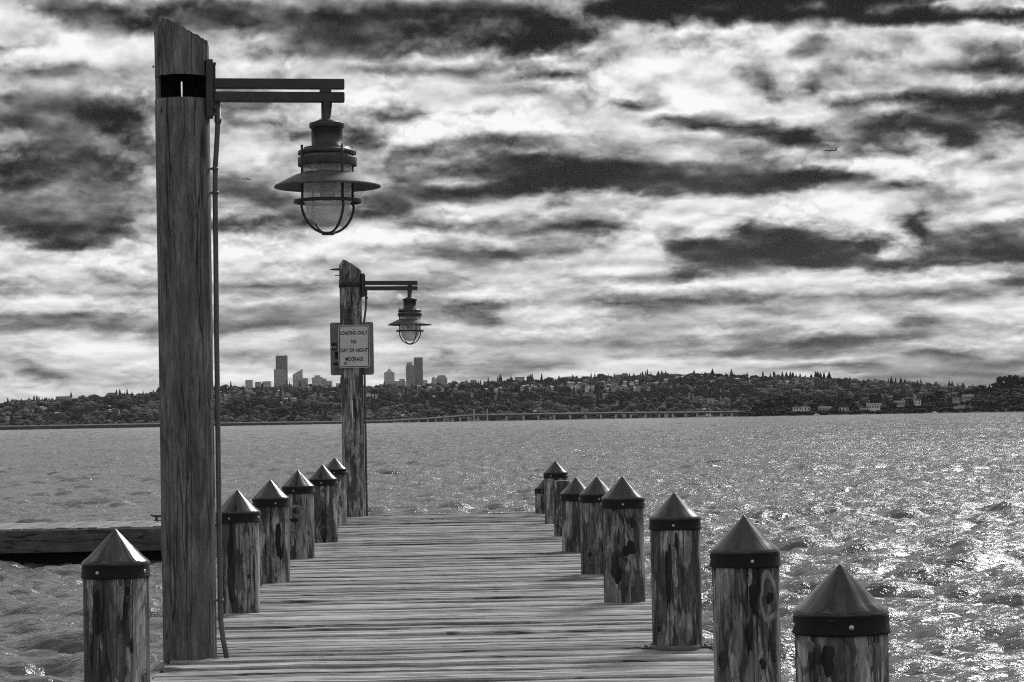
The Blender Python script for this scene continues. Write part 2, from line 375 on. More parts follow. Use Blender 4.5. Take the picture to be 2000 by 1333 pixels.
# ------------------------------------------------------------------ mesh helpers
class MB:
    """collects shapes into one mesh"""
    def __init__(self):
        self.v, self.f, self.s = [], [], []

    def add(self, verts, faces, smooth=False):
        o = len(self.v)
        self.v += [tuple(p) for p in verts]
        self.f += [tuple(i + o for i in f) for f in faces]
        self.s += [smooth] * len(faces)
        return self

    def box(self, x0, x1, y0, y1, z0, z1, bev=0.0, M=None):
        if bev <= 0:
            vs_ = [(x0, y0, z0), (x1, y0, z0), (x1, y1, z0), (x0, y1, z0), (x0, y0, z1), (x1, y0, z1), (x1, y1, z1), (x0, y1, z1)]
            fs = [(3, 2, 1, 0), (4, 5, 6, 7), (0, 1, 5, 4), (1, 2, 6, 5), (2, 3, 7, 6), (3, 0, 4, 7)]
        else:
            bm = bmesh.new()
            bmesh.ops.create_cube(bm, size=1)
            for v in bm.verts:
                v.co = Vector(((x0 + x1) / 2 + v.co.x * (x1 - x0), (y0 + y1) / 2 + v.co.y * (y1 - y0), (z0 + z1) / 2 + v.co.z * (z1 - z0)))
            bmesh.ops.bevel(bm, geom=bm.edges[:], offset=bev, segments=1, affect='EDGES')
            bm.verts.index_update()
            vs_ = [v.co[:] for v in bm.verts]
            fs = [[v.index for v in f.verts] for f in bm.faces]
            bm.free()
        if M is not None:
            vs_ = [(M @ Vector(p))[:] for p in vs_]
        return self.add(vs_, fs)

    def lathe(self, prof, n=32, c=(0, 0, 0), smooth=True, a0=0.0):
        vs_, fs = [], []
        for r, z in prof:
            for i in range(n):
                a = a0 + 2 * math.pi * i / n
                vs_.append((c[0] + r * math.cos(a), c[1] + r * math.sin(a), c[2] + z))
        m = len(prof)
        for j in range(m - 1):
            for i in range(n):
                k = (i + 1) % n
                fs.append((j * n + i, j * n + k, (j + 1) * n + k, (j + 1) * n + i))
        self.add(vs_, fs, smooth)
        return self

    def tube(self, pts, r, n=10, cap=True):
        pts = [Vector(p) for p in pts]
        rs = r if isinstance(r, (list, tuple)) else [r] * len(pts)
        vs_, fs = [], []
        prev = None
        for i, p in enumerate(pts):
            t = (pts[min(i + 1, len(pts) - 1)] - pts[max(i - 1, 0)]).normalized()
            if prev is None:
                a = Vector((0, 0, 1)) if abs(t.z) < .9 else Vector((1, 0, 0))
                prev = t.cross(a).normalized()
            nrm = (prev - t * prev.dot(t)).normalized()
            prev = nrm
            b = t.cross(nrm)
            for k in range(n):
                a = 2 * math.pi * k / n
                vs_.append(p + (nrm * math.cos(a) + b * math.sin(a)) * rs[i])
        for i in range(len(pts) - 1):
            for k in range(n):
                q = (k + 1) % n
                fs.append((i * n + k, i * n + q, (i + 1) * n + q, (i + 1) * n + k))
        self.add(vs_, fs, True)
        if cap:
            o = len(self.v) - len(vs_)
            self.f.append(tuple(o + k for k in reversed(range(n))))
            self.f.append(tuple(o + (len(pts) - 1) * n + k for k in range(n)))
            self.s += [False, False]
        return self

    def prism(self, poly, z0, z1, axis='z', M=None):
        n = len(poly)
        vs_ = []
        for z in (z0, z1):
            for (a, b) in poly:
                vs_.append({'z': (a, b, z), 'y': (a, z, b), 'x': (z, a, b)}[axis])
        fs = [tuple(reversed(range(n))), tuple(range(n, 2 * n))]
        fs += [(i, (i + 1) % n, n + (i + 1) % n, n + i) for i in range(n)]
        if axis == 'y':
            fs = [tuple(reversed(f)) for f in fs]
        if M is not None:
            vs_ = [(M @ Vector(p))[:] for p in vs_]
        return self.add(vs_, fs)

    def dome(self, c, d, r, h, n=10):
        """a small round head of radius r and height h at c pointing along d"""
        d = Vector(d).normalized()
        q = d.to_track_quat('Z', 'Y').to_matrix()
        vs_, fs = [], []
        ring = [(1.0, 0), (.95, .45), (.6, .85)]
        for rr, zz in ring:
            for i in range(n):
                a = 2 * math.pi * i / n
                vs_.append(Vector(c) + q @ Vector((rr * r * math.cos(a), rr * r * math.sin(a), zz * h)))
        vs_.append(Vector(c) + d * h)
        for j in range(2):
            for i in range(n):
                k = (i + 1) % n
                fs.append((j * n + i, j * n + k, (j + 1) * n + k, (j + 1) * n + i))
        for i in range(n):
            fs.append((2 * n + i, 2 * n + (i + 1) % n, 3 * n))
        return self.add(vs_, fs, True)

    def mesh(self, name, mat=None):
        me = bpy.data.meshes.new(name)
        me.from_pydata([tuple(p) for p in self.v], [], self.f)
        me.polygons.foreach_set('use_smooth', self.s)
        if mat:
            me.materials.append(mat)
        me.update()
        return me

    def build(self, name, mat, parent=None, loc=(0, 0, 0)):
        return obj(name, self.mesh(name, mat), parent, loc)


def obj(name, me, parent=None, loc=(0, 0, 0), rz=0.0):
    o = bpy.data.objects.new(name, me)
    COL.objects.link(o)
    o.parent = parent
    o.location = loc
    o.rotation_euler = (0, 0, rz)
    return o


def tag(o, label=None, cat=None, group=None, kind=None):
    for k, v in (('label', label), ('category', cat), ('group', group), ('kind', kind)):
        if v:
            o[k] = v
    return o


def empty(name, loc, label, cat, group=None, rz=0.0):
    o = obj(name, None, None, loc, rz)
    o.empty_display_size = .2
    return tag(o, label, cat, group)


def copy_tree(o, parent=None):
    c = o.copy()
    COL.objects.link(c)
    c.parent = parent
    for ch in [x for x in o.children]:
        copy_tree(ch, c)
    return c


def np_mesh(name, verts, quads=None, tris=None, mat=None, smooth=True, loops=None):
    me = bpy.data.meshes.new(name)
    verts = np.asarray(verts, dtype=np.float32)
    faces = quads if quads is not None else tris
    k = faces.shape[1]
    me.vertices.add(len(verts))
    me.vertices.foreach_set('co', verts.ravel())
    me.loops.add(faces.size)
    me.loops.foreach_set('vertex_index', faces.astype(np.int32).ravel())
    me.polygons.add(len(faces))
    me.polygons.foreach_set('loop_start', np.arange(0, faces.size, k, dtype=np.int32))
    me.polygons.foreach_set('loop_total', np.full(len(faces), k, dtype=np.int32))
    me.polygons.foreach_set('use_smooth', np.full(len(faces), smooth, dtype=bool))
    me.update(calc_edges=True)
    if mat:
        me.materials.append(mat)
    return me


# ------------------------------------------------------------------ materials
def base_mat(name):
    m = bpy.data.materials.new(name)
    m.use_nodes = True
    T = NT(m.node_tree)
    p = m.node_tree.nodes['Principled BSDF']
    return m, T, p


def grey(T, p, v):
    T.put(p.inputs['Base Color'], T.comb(v, v, v))


def bump(T, p, h, strength=.5, dist=.01):
    b = T.new('ShaderNodeBump')
    b.inputs['Strength'].default_value = strength
    b.inputs['Distance'].default_value = dist
    T.put(b.inputs['Height'], h)
    T.l.new(b.outputs[0], p.inputs['Normal'])


def local(T):
    """object coordinates shifted by a different amount for every object"""
    oc = T.new('ShaderNodeTexCoord').outputs['Object']
    rnd = T.new('ShaderNodeObjectInfo').outputs['Random']
    off = T.comb(T.math('MULTIPLY', rnd, 61.0), T.math('MULTIPLY', rnd, 37.0), T.math('MULTIPLY', rnd, 113.0))
    return T.vmath('ADD', oc, off), rnd, oc


def scaled(T, v, s):
    return T.vmath('MULTIPLY', v, s)


def mat_pile(name, lo=.05, hi=.30, figure=1.0, stain=.5, flk=.42):
    """weathered round timber: vertical grain, swirling peeled figure, dark stains and checks"""
    m, T, p = base_mat(name)
    v, rnd, oc = local(T)
    warp = T.noise(scaled(T, v, (5, 5, 2.2)), 1, 3, .5)
    wv = T.vmath('ADD', v, T.vmath('SCALE', T.vmath('SUBTRACT', warp.outputs['Color'], (.5, .5, .5))))
    wv.node.inputs[1].links[0].from_node.inputs['Scale'].default_value = .10
    fine = T.noise(scaled(T, wv, (75, 75, 3.0)), 1, 5, .6).outputs[0]
    mid = T.noise(scaled(T, wv, (19, 19, 1.7)), 1, 5, .6).outputs[0]
    big = T.noise(scaled(T, v, (7, 7, 2.0)), 1, 4, .55).outputs[0]
    # the swirling figure of rings cut by the round surface
    f0 = T.noise(scaled(T, v, (4.2, 4.2, 1.5)), 1, 2, .45).outputs[0]
    ring = T.math('SINE', T.math('MULTIPLY', f0, 95.0))
    ring = T.mapr(ring, .1, 1.0, 0, 1, True)
    ring = T.math('MULTIPLY', ring, T.mapr(T.noise(scaled(T, v, (3, 3, 1.6)), 1, 2, .5).outputs[0], .45, .62, 0, 1, True))
    # flakes of paler wood between dark weathered skin
    flake = T.mapr(T.noise(scaled(T, wv, (15, 15, 2.8)), 1, 8, .68).outputs[0], .49, .535, 0, 1, True)
    dk = T.math('ADD', T.noise(scaled(T, wv, (8, 8, 1.5)), 1, 8, .66).outputs[0], T.math('MULTIPLY', T.math('SUBTRACT', rnd, .5), .08))
    dark = T.mapr(dk, .485, .535, 0, 1, True)
    crack = T.math('ABSOLUTE', T.math('SUBTRACT', T.noise(scaled(T, v, (9, 9, .35)), 1, 3, .5).outputs[0], .5))
    crack = T.mapr(crack, .0, .012, 1, 0, True)
    tone = T.math('ADD', T.math('MULTIPLY', mid, .55), T.math('ADD', T.math('MULTIPLY', fine, .5), T.math('MULTIPLY', big, .45)))
    tone = T.mapr(tone, .52, .98, 0, 1)
    tone = T.math('ADD', T.math('MULTIPLY', tone, 1 - flk), T.math('MULTIPLY', T.math('MULTIPLY', flake, T.mapr(fine, .3, .7, .5, 1.3)), flk))
    tone = T.math('MULTIPLY', tone, T.math('SUBTRACT', 1.0, T.math('MULTIPLY', dark, stain)))
    tone = T.math('MULTIPLY', tone, T.math('SUBTRACT', 1.0, T.math('MULTIPLY', ring, .55 * figure)))
    tone = T.math('MULTIPLY', tone, T.math('SUBTRACT', 1.0, T.math('MULTIPLY', crack, .85)))
    # knots: a dark eye with rings bending round it
    vor = T.new('ShaderNodeTexVoronoi', feature='F1')
    T.put(vor.inputs['Vector'], scaled(T, T.vmath('ADD', v, T.vmath('SCALE', T.vmath('SUBTRACT', warp.outputs['Color'], (.5, .5, .5)))), (5.2, 5.2, 3.0)))
    vor.inputs['Vector'].links[0].from_node.inputs[0].links[0].from_node.inputs[1].links[0].from_node.inputs['Scale'].default_value = .06
    vor.inputs['Scale'].default_value = 1.0
    kd = vor.outputs['Distance']
    km = T.mapr(kd, .10, .30, 1, 0, True)
    kr = T.mapr(T.math('SINE', T.math('MULTIPLY', kd, 120.0)), -.2, .8, 0, 1, True)
    eye = T.mapr(kd, .05, .085, 1, 0, True)
    kn = T.math('MAXIMUM', T.math('MULTIPLY', T.math('MULTIPLY', km, kr), .75 * figure), T.math('MULTIPLY', eye, .9))
    tone = T.math('MULTIPLY', tone, T.math('SUBTRACT', 1.0, kn))
    tone = T.math('MULTIPLY', tone, T.mapr(rnd, 0, 1, .85, 1.15))
    grey(T, p, T.mapr(tone, 0, 1, lo, hi))
    p.inputs['Roughness'].default_value = .8
    p.inputs['Specular IOR Level'].default_value = .25
    h = T.math('ADD', T.math('MULTIPLY', flake, .5), T.math('ADD', T.math('MULTIPLY', fine, .5), T.math('MULTIPLY', mid, .6)))
    h = T.math('SUBTRACT', h, T.math('ADD', T.math('MULTIPLY', crack, 1.3), T.math('MULTIPLY', ring, .35)))
    bump(T, p, h, .55, .012)
    return m


def mat_plank(name, lo=.008, hi=.54):
    """grey weathered deck board with streaks along X"""
    m, T, p = base_mat(name)
    v, rnd, oc = local(T)
    wob = T.noise(scaled(T, v, (1.3, 6, 6)), 1, 4, .6)
    wv = T.vmath('ADD', v, T.vmath('SCALE', T.vmath('SUBTRACT', wob.outputs['Color'], (.5, .5, .5))))
    wv.node.inputs[1].links[0].from_node.inputs['Scale'].default_value = .035
    st = T.noise(scaled(T, wv, (.8, 30, 9)), 1, 5, .62).outputs[0]
    st2 = T.noise(scaled(T, wv, (3.5, 80, 20)), 1, 4, .6).outputs[0]
    blot = T.noise(scaled(T, v, (2.6, 4.5, 3)), 1, 6, .68).outputs[0]
    crk = T.math('ABSOLUTE', T.math('SUBTRACT', T.noise(scaled(T, wv, (.55, 13, 5)), 1, 3, .5).outputs[0], .5))
    crk = T.mapr(crk, .0, .03, 1, 0, True)
    crk = T.math('MULTIPLY', crk, T.mapr(T.noise(scaled(T, v, (2.1, 5, 5)), 1, 3, .5).outputs[0], .46, .56, 0, 1, True))
    knot = T.mapr(T.noise(scaled(T, wv, (5, 12, 5)), 1, 3, .5).outputs[0], .66, .74, 0, 1, True)
    t = T.math('ADD', T.math('MULTIPLY', st, .9), T.math('ADD', T.math('MULTIPLY', st2, .45), T.math('MULTIPLY', blot, .75)))
    t = T.mapr(t, .72, 1.38, 0, 1)
    t = T.math('ADD', t, T.math('MULTIPLY', T.math('SUBTRACT', rnd, .5), .36))
    t = T.math('MULTIPLY', t, T.math('SUBTRACT', 1, T.math('MULTIPLY', crk, .9)))
    t = T.math('MULTIPLY', t, T.math('SUBTRACT', 1, T.math('MULTIPLY', knot, .75)))
    t = T.math('MAXIMUM', t, 0.0)
    grey(T, p, T.mapr(t, 0, 1, lo, hi))
    p.inputs['Roughness'].default_value = .75
    p.inputs['Specular IOR Level'].default_value = .3
    h = T.math('SUBTRACT', T.math('ADD', st, T.math('MULTIPLY', st2, .5)), T.math('MULTIPLY', crk, 1.2))
    bump(T, p, h, .9, .02)
    return m


def mat_plain(name, v, rough=.6, var=.25, scale=9.0, spec=.4, bmp=.15, metallic=0.0, bd=.004):
    m, T, p = base_mat(name)
    vec, rnd, oc = local(T)
    n = T.noise(vec, scale, 6, .6).outputs[0]
    k = T.mapr(n, .25, .75, 1 - var, 1 + var)
    grey(T, p, T.math('MULTIPLY', k, v))
    T.put(p.inputs['Roughness'], T.mapr(n, .2, .8, rough - .08, rough + .08))
    p.inputs['Specular IOR Level'].default_value = spec
    p.inputs['Metallic'].default_value = metallic
    if bmp:
        bump(T, p, T.noise(vec, scale * 6, 4, .6).outputs[0], bmp, bd)
    return m


def mat_cap(name):
    """black formed cap with a worn sheen and a little rain streaking"""
    m, T, p = base_mat(name)
    v, rnd, oc = local(T)
    s = T.sep(oc)
    ang = T.math('ARCTAN2', s[0], s[1])
    streak = T.noise(T.comb(T.math('MULTIPLY_ADD', ang, 2.2, T.math('MULTIPLY', rnd, 50)), T.math('MULTIPLY', s[2], 1.6), rnd), 1, 4, .55).outputs[0]
    n = T.noise(v, 22, 5, .6).outputs[0]
    spots = T.mapr(T.noise(v, 120, 2, .5).outputs[0], .72, .76, 0, 1, True)
    grey(T, p, T.math('ADD', T.mapr(T.math('ADD', T.math('MULTIPLY', streak, .7), T.math('MULTIPLY', n, .3)), .35, .65, .006, .022), T.math('MULTIPLY', spots, .10)))
    T.put(p.inputs['Roughness'], T.mapr(streak, .38, .62, .10, .34))
    p.inputs['Specular IOR Level'].default_value = .6
    bump(T, p, T.math('ADD', streak, T.math('MULTIPLY', n, .15)), .22, .02)
    return m


def mat_glass(name):
    """milky, slightly dirty lamp glass: light comes through it without a clear image"""
    m, T, p = base_mat(name)
    v, rnd, oc = local(T)
    n = T.noise(v, 45, 5, .7).outputs[0]
    dirt = T.mapr(T.noise(v, 150, 3, .6).outputs[0], .64, .74, 0, .3, True)
    g = T.math('MULTIPLY', T.mapr(n, .3, .7, .88, .98), T.math('SUBTRACT', 1, dirt))
    col = T.comb(g, g, g)
    T.put(p.inputs['Base Color'], col)
    p.inputs['Roughness'].default_value = .25
    tl = T.new('ShaderNodeBsdfTranslucent')
    T.put(tl.inputs['Color'], col)
    tp = T.new('ShaderNodeBsdfTransparent')
    T.put(tp.inputs['Color'], col)
    m1 = T.new('ShaderNodeMixShader')
    m1.inputs[0].default_value = .68
    T.l.new(p.outputs[0], m1.inputs[1])
    T.l.new(tl.outputs[0], m1.inputs[2])
    m2 = T.new('ShaderNodeMixShader')
    m2.inputs[0].default_value = .34
    T.l.new(m1.outputs[0], m2.inputs[1])
    T.l.new(tp.outputs[0], m2.inputs[2])
    T.l.new(m2.outputs[0], T.n['Material Output'].inputs[0])
    return m


def mat_facade(name, wall, pane, sx, sz, fx=.55, fz=.5):
    """far tower: rows of windows too small to tell apart, as colour only"""
    m, T, p = base_mat(name)
    oc = T.new('ShaderNodeTexCoord').outputs['Object']
    s = T.sep(oc)
    h = T.math('ADD', s[0], s[1])
    wx = T.math('LESS_THAN', T.math('FRACT', T.math('DIVIDE', h, sx)), fx)
    wz = T.math('LESS_THAN', T.math('FRACT', T.math('DIVIDE', s[2], sz)), fz)
    w = T.math('MULTIPLY', wx, wz)
    n = T.noise(oc, .03, 4, .6).outputs[0]
    t = T.mix(w, wall, pane)
    grey(T, p, T.math('MULTIPLY', t, T.mapr(n, .3, .7, .85, 1.15)))
    T.put(p.inputs['Roughness'], T.mix(w, .7, .3))
    return m


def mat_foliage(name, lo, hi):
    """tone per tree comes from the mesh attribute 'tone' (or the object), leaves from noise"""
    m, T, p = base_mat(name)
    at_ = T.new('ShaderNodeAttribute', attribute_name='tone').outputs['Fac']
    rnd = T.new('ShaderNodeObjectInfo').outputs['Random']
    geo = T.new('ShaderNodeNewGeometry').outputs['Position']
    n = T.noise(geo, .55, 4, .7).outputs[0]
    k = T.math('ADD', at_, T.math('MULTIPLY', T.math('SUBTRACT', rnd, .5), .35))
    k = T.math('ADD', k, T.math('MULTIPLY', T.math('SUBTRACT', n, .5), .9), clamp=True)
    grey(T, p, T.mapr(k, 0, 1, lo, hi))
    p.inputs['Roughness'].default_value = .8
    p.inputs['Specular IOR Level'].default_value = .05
    return m


def mat_water(name):
    m, T, p = base_mat(name)
    pos = T.new('ShaderNodeNewGeometry').outputs['Position']
    grey(T, p, .09)
    p.inputs['Roughness'].default_value = .13
    p.inputs['IOR'].default_value = 1.333
    a = T.noise(scaled(T, pos, (1.3, 2.0, 1)), 1.4, 3, .55, .6).outputs[0]
    b = T.noise(scaled(T, pos, (1.0, 1.6, 1)), 5.5, 4, .6, .5).outputs[0]
    c = T.noise(scaled(T, pos, (1.0, 1.3, 1)), 19.0, 3, .6).outputs[0]
    gust = T.mapr(T.noise(scaled(T, pos, (.045, .016, 0)), 1, 6, .62).outputs[0], .32, .68, .6, 1.5)
    h = T.math('ADD', T.math('MULTIPLY', a, .080), T.math('ADD', T.math('MULTIPLY', b, .050), T.math('MULTIPLY', c, .003)))
    bump(T, p, T.math('MULTIPLY', h, gust), 1.0, 1.0)
    # thin foam on the steepest crests
    return m


M = {}
M['pile'] = mat_pile('weathered pile timber', .009, .58, 1.0, .72, .32)
M['pole'] = mat_pile('dark pole timber', .025, .32, .35, .35, .12)
M['plank'] = mat_plank('weathered deck board')
M['dockplank'] = mat_plank('dock board', .05, .42)
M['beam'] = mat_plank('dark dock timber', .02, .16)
M['cap'] = mat_cap('black pile cap')
M['bolt'] = mat_plain('bare bolt', .55, .35, .2, 40, .6, .1, .8)
M['metal'] = mat_plain('dark painted metal', .040, .5, .5, 14, .45, .35)
M['metal2'] = mat_plain('grey dusty metal', .085, .6, .4, 18, .35, .4)
M['galv'] = mat_plain('dull conduit', .10, .48, .35, 12, .45, .2)
M['scar'] = mat_pile('dark stripped wood', .008, .07, .4, .6, .2)
M['bare'] = mat_pile('pale stripped wood', .06, .46, .8, .45, .25)
M['notch'] = mat_plain('shade-darkened notch wood', .012, .9, .5, 30, .1, .4)  # near-black: creosote tone plus the recess's shade painted into the colour
M['band'] = mat_plain('black cap band', .010, .6, .4, 25, .2, .1)
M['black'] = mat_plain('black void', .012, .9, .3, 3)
M['glass'] = mat_glass('frosted lamp glass')
M['sign'] = mat_plain('pale sign sheet', .58, .5, .10, 6, .4, .05)
M['signback'] = mat_plain('grey sign sheet', .20, .5, .25, 5, .4, .1)
M['ink'] = mat_plain('sign ink', .018, .6, .2, 20, .3, 0)
M['white'] = mat_plain('white print', .7, .6, .1, 20, .3, 0)
M['water'] = mat_water('choppy lake water')
M['soil'] = mat_plain('hill ground', .03, .9, .4, .02, .1, 0)
M['wood_far'] = mat_foliage('far foliage', .006, .125)
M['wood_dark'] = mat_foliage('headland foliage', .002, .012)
M['bark'] = mat_plain('bark', .05, .9, .3, 2, .1, 0)
M['concrete'] = mat_plain('bridge concrete', .55, .8, .2, .2, .2, 0)
M['hull'] = mat_plain('dark pontoon', .07, .7, .3, .1, .2, 0)
M['housewall'] = mat_plain('pale house wall', .8, .7, .2, .3, .2, 0)
M['housewall2'] = mat_plain('grey house wall', .42, .7, .2, .3, .2, 0)
M['roof'] = mat_plain('house roof', .10, .8, .3, .4, .2, 0)
M['pane'] = mat_plain('dark window pane', .02, .15, .2, 1, .5, 0)
M['plane'] = mat_plain('airliner paint', .10, .5, .2, .1, .3, 0)
M['bird'] = mat_plain('bird feathers', .04, .8, .2, 3, .2, 0)
M['car'] = mat_plain('car paint', .5, .3, .5, .02, .5, 0)


# ------------------------------------------------------------------ water: wind waves, real height near and far
def wave_tile(N, L, lam, rms, wind, spread, seed, cut):
    r = np.random.default_rng(seed)
    k1 = np.fft.fftfreq(N, 1.0 / N) * 2 * np.pi / L
    KX, KY = np.meshgrid(k1, k1, indexing='xy')
    K = np.hypot(KX, KY)
    K[0, 0] = 1e-6
    kp = 2 * np.pi / lam
    P = np.exp(-1.25 * (kp / K) ** 2) / K ** 3.6
    c = (KX * math.cos(wind) + KY * math.sin(wind)) / K
    P *= (np.abs(c) ** spread) * .93 + .07
    P *= np.exp(-(K / cut) ** 2)
    P[0, 0] = 0
    h = np.sqrt(P) * (r.normal(size=(N, N)) + 1j * r.normal(size=(N, N)))
    H = np.fft.ifft2(h).real
    s = rms / H.std()
    DX = np.fft.ifft2(-1j * KX / K * h).real * s
    DY = np.fft.ifft2(-1j * KY / K * h).real * s
    return H * s, DX, DY


def sample(tile, L, x, y):
    N = tile.shape[0]
    u = (x / L * N) % N
    v = (y / L * N) % N
    i = np.floor(u).astype(int)
    j = np.floor(v).astype(int)
    fu, fv = u - i, v - j
    i %= N
    j %= N
    i1, j1 = (i + 1) % N, (j + 1) % N
    return (tile[j, i] * (1 - fu) + tile[j, i1] * fu) * (1 - fv) + (tile[j1, i] * (1 - fu) + tile[j1, i1] * fu) * fv


def build_water():
    ys = [7.0]
    while ys[-1] < 2750:
        ys.append(ys[-1] + max(.045, ys[-1] * .0042))
    ys = np.array(ys)
    az = np.radians(np.linspace(-18.0, 20.0, 560))
    Y, A = np.meshgrid(ys, az, indexing='ij')
    X = Y * np.tan(A)
    wind = math.radians(62)
    H1, DX1, DY1 = wave_tile(512, 71.0, 3.0, .080, wind, 1.6, 5, 20)
    H2, DX2, DY2 = wave_tile(256, 13.7, 1.0, .023, wind + .5, 1.0, 8, 55)
    H0, DX0, DY0 = wave_tile(512, 420.0, 15.0, .075, wind - .2, 3.0, 17, 3)
    c, s = math.cos(.35), math.sin(.35)
    U, V = X * c - Y * s, X * s + Y * c
    grp = .62 + .62 * sample(np.abs(wave_tile(128, 400.0, 60, .5, wind, 1, 3, 1)[0]), 400.0, X, Y)
    Z = sample(H0, 420.0, X, Y) * np.clip((Y - 60) / 140, 0, 1) + sample(H1, 71.0, X, Y) * grp + sample(H2, 13.7, U, V)
    XX = X + 1.1 * (sample(DX1, 71.0, X, Y) * grp + .9 * sample(DX2, 13.7, U, V))
    YY = Y + 1.1 * (sample(DY1, 71.0, X, Y) * grp + .9 * sample(DY2, 13.7, U, V))
    n0, n1 = X.shape
    verts = np.stack([XX, YY, Z + WATER], -1).reshape(-1, 3)
    idx = np.arange(n0 * n1).reshape(n0, n1)
    q = np.stack([idx[:-1, :-1], idx[:-1, 1:], idx[1:, 1:], idx[1:, :-1]], -1).reshape(-1, 4)
    # a calm outer skirt all round, a little lower
    o = len(verts)
    S = 7000.0
    verts = np.vstack([verts, [(-S, -60, WATER - .42), (S, -60, WATER - .42), (S, 3200, WATER - .42), (-S, 3200, WATER - .42)]])
    q = np.vstack([q, [[o, o + 1, o + 2, o + 3]]])
    w = obj('water', np_mesh('water', verts, quads=q, mat=M['water']))
    tag(w, kind='structure')


build_water()


# ------------------------------------------------------------------ far shore: hills and headland
def interp(tab, x):
    return np.interp(x, [t[0] for t in tab], [t[1] for t in tab])


# photo line of the ground along the crest (tree tops are about 12 px higher), and water's edge
RIDGE = [(-400, 800), (0, 797), (60, 793), (140, 788), (220, 785), (300, 778), (360, 770), (430, 765), (500, 768), (560, 766), (650, 765), (720, 763), (800, 763),
         (870, 760), (930, 757), (1000, 753), (1100, 749), (1200, 744), (1300, 742), (1400, 741), (1480, 744), (1560, 746), (1600, 749), (1680, 752),
         (1760, 757), (1850, 765), (1920, 769), (2000, 775), (2400, 790)]
Y_SHORE, Y_RIDGE = 2560.0, 3250.0


def ridge_z(px):
    y = interp(RIDGE, px)
    hz = VPY - (px - VPX) * math.tan(ROLL)
    return CAMZ + (hz - y) / FPX * Y_RIDGE


def hill_noise(x, y):
    return (np.sin(x * .011 + 1.3) * np.sin(y * .013 + .4) + .6 * np.sin(x * .027 + 4) * np.cos(y * .021) + .4 * np.sin(x * .05) * np.sin(y * .043 + 2))


def hill_z(px, t):
    """ground height on the far hill; t = 0 at the shore, 1 on the crest"""
    zr = ridge_z(px)
    tt = np.clip(t, 0, 1)
    prof = .10 * np.minimum(tt * 8, 1) + .90 * (tt ** 1.15)
    Y = Y_SHORE + (Y_RIDGE - Y_SHORE) * t
    X = (px - VPX) / FPX * Y
    z = WATER + .5 + (zr - WATER - .5) * prof
    z = z + hill_noise(X, Y) * 2.2 * np.clip(tt * 4, 0, 1) * (1 - tt) * 2
    back = np.clip((t - 1) / 1.2, 0, 1)
    return z * (1 - back) + back * 18.0


def build_hills():
    px = np.linspace(-420, 2420, 240)
    ts = np.concatenate([[-.02], np.linspace(0, 1, 40), [1.1, 1.3, 1.7, 2.2, 10.6]])
    P, Tt = np.meshgrid(px, ts, indexing='ij')
    Y = Y_SHORE + (Y_RIDGE - Y_SHORE) * Tt
    X = (P - VPX) / FPX * Y
    Z = hill_z(P, Tt)
    Z[:, 0] = WATER - 3
    verts = np.stack([X, Y, Z], -1).reshape(-1, 3)
    n0, n1 = P.shape
    idx = np.arange(n0 * n1).reshape(n0, n1)
    q = np.stack([idx[:-1, :-1], idx[1:, :-1], idx[1:, 1:], idx[:-1, 1:]], -1).reshape(-1, 4)
    tag(obj('hills', np_mesh('hills', verts, quads=q, mat=M['soil'])), kind='structure')


build_hills()

HEAD = [(1440, 814), (1470, 808), (1520, 804), (1600, 801), (1700, 798), (1780, 796), (1850, 790), (1900, 782), (1940, 772), (1975, 762), (2030, 752), (2100, 746), (2420, 740)]
YH0, YH1 = 2150.0, 2400.0


def head_z(px, t):
    y = interp(HEAD, px)
    hz = VPY - (px - VPX) * math.tan(ROLL)
    zr = CAMZ + (hz - y) / FPX * YH1
    tt = np.clip(t, 0, 1)
    z = WATER + .4 + (zr - WATER - .4) * (.15 * np.minimum(tt * 8, 1) + .85 * tt)
    end = np.clip((px - 1440) / 50, 0, 1)
    z = (WATER - 2) * (1 - end) + z * end
    back = np.clip((t - 1) / .3, 0, 1)
    return z * (1 - back) + back * (WATER - 2)


def build_headland():
    px = np.linspace(1440, 2420, 90)
    ts = np.concatenate([[-.02], np.linspace(0, 1, 14), [1.15, 1.35]])
    P, Tt = np.meshgrid(px, ts, indexing='ij')
    Y = YH0 + (YH1 - YH0) * Tt
    X = (P - VPX) / FPX * Y
    Z = head_z(P, Tt)
    Z[:, 0] = WATER - 3
    verts = np.stack([X, Y, Z], -1).reshape(-1, 3)
    n0, n1 = P.shape
    idx = np.arange(n0 * n1).reshape(n0, n1)
    q = np.stack([idx[:-1, :-1], idx[1:, :-1], idx[1:, 1:], idx[:-1, 1:]], -1).reshape(-1, 4)
    tag(obj('headland', np_mesh('headland', verts, quads=q, mat=M['soil'])), kind='structure')


build_headland()


# ------------------------------------------------------------------ trees
def ico():
    bm = bmesh.new()
    bmesh.ops.create_icosphere(bm, subdivisions=1, radius=1)
    bm.verts.index_update()
    v = np.array([x.co[:] for x in bm.verts])
    f = np.array([[y.index for y in x.verts] for x in bm.faces])
    bm.free()
    return v, f


ICOV, ICOF = ico()


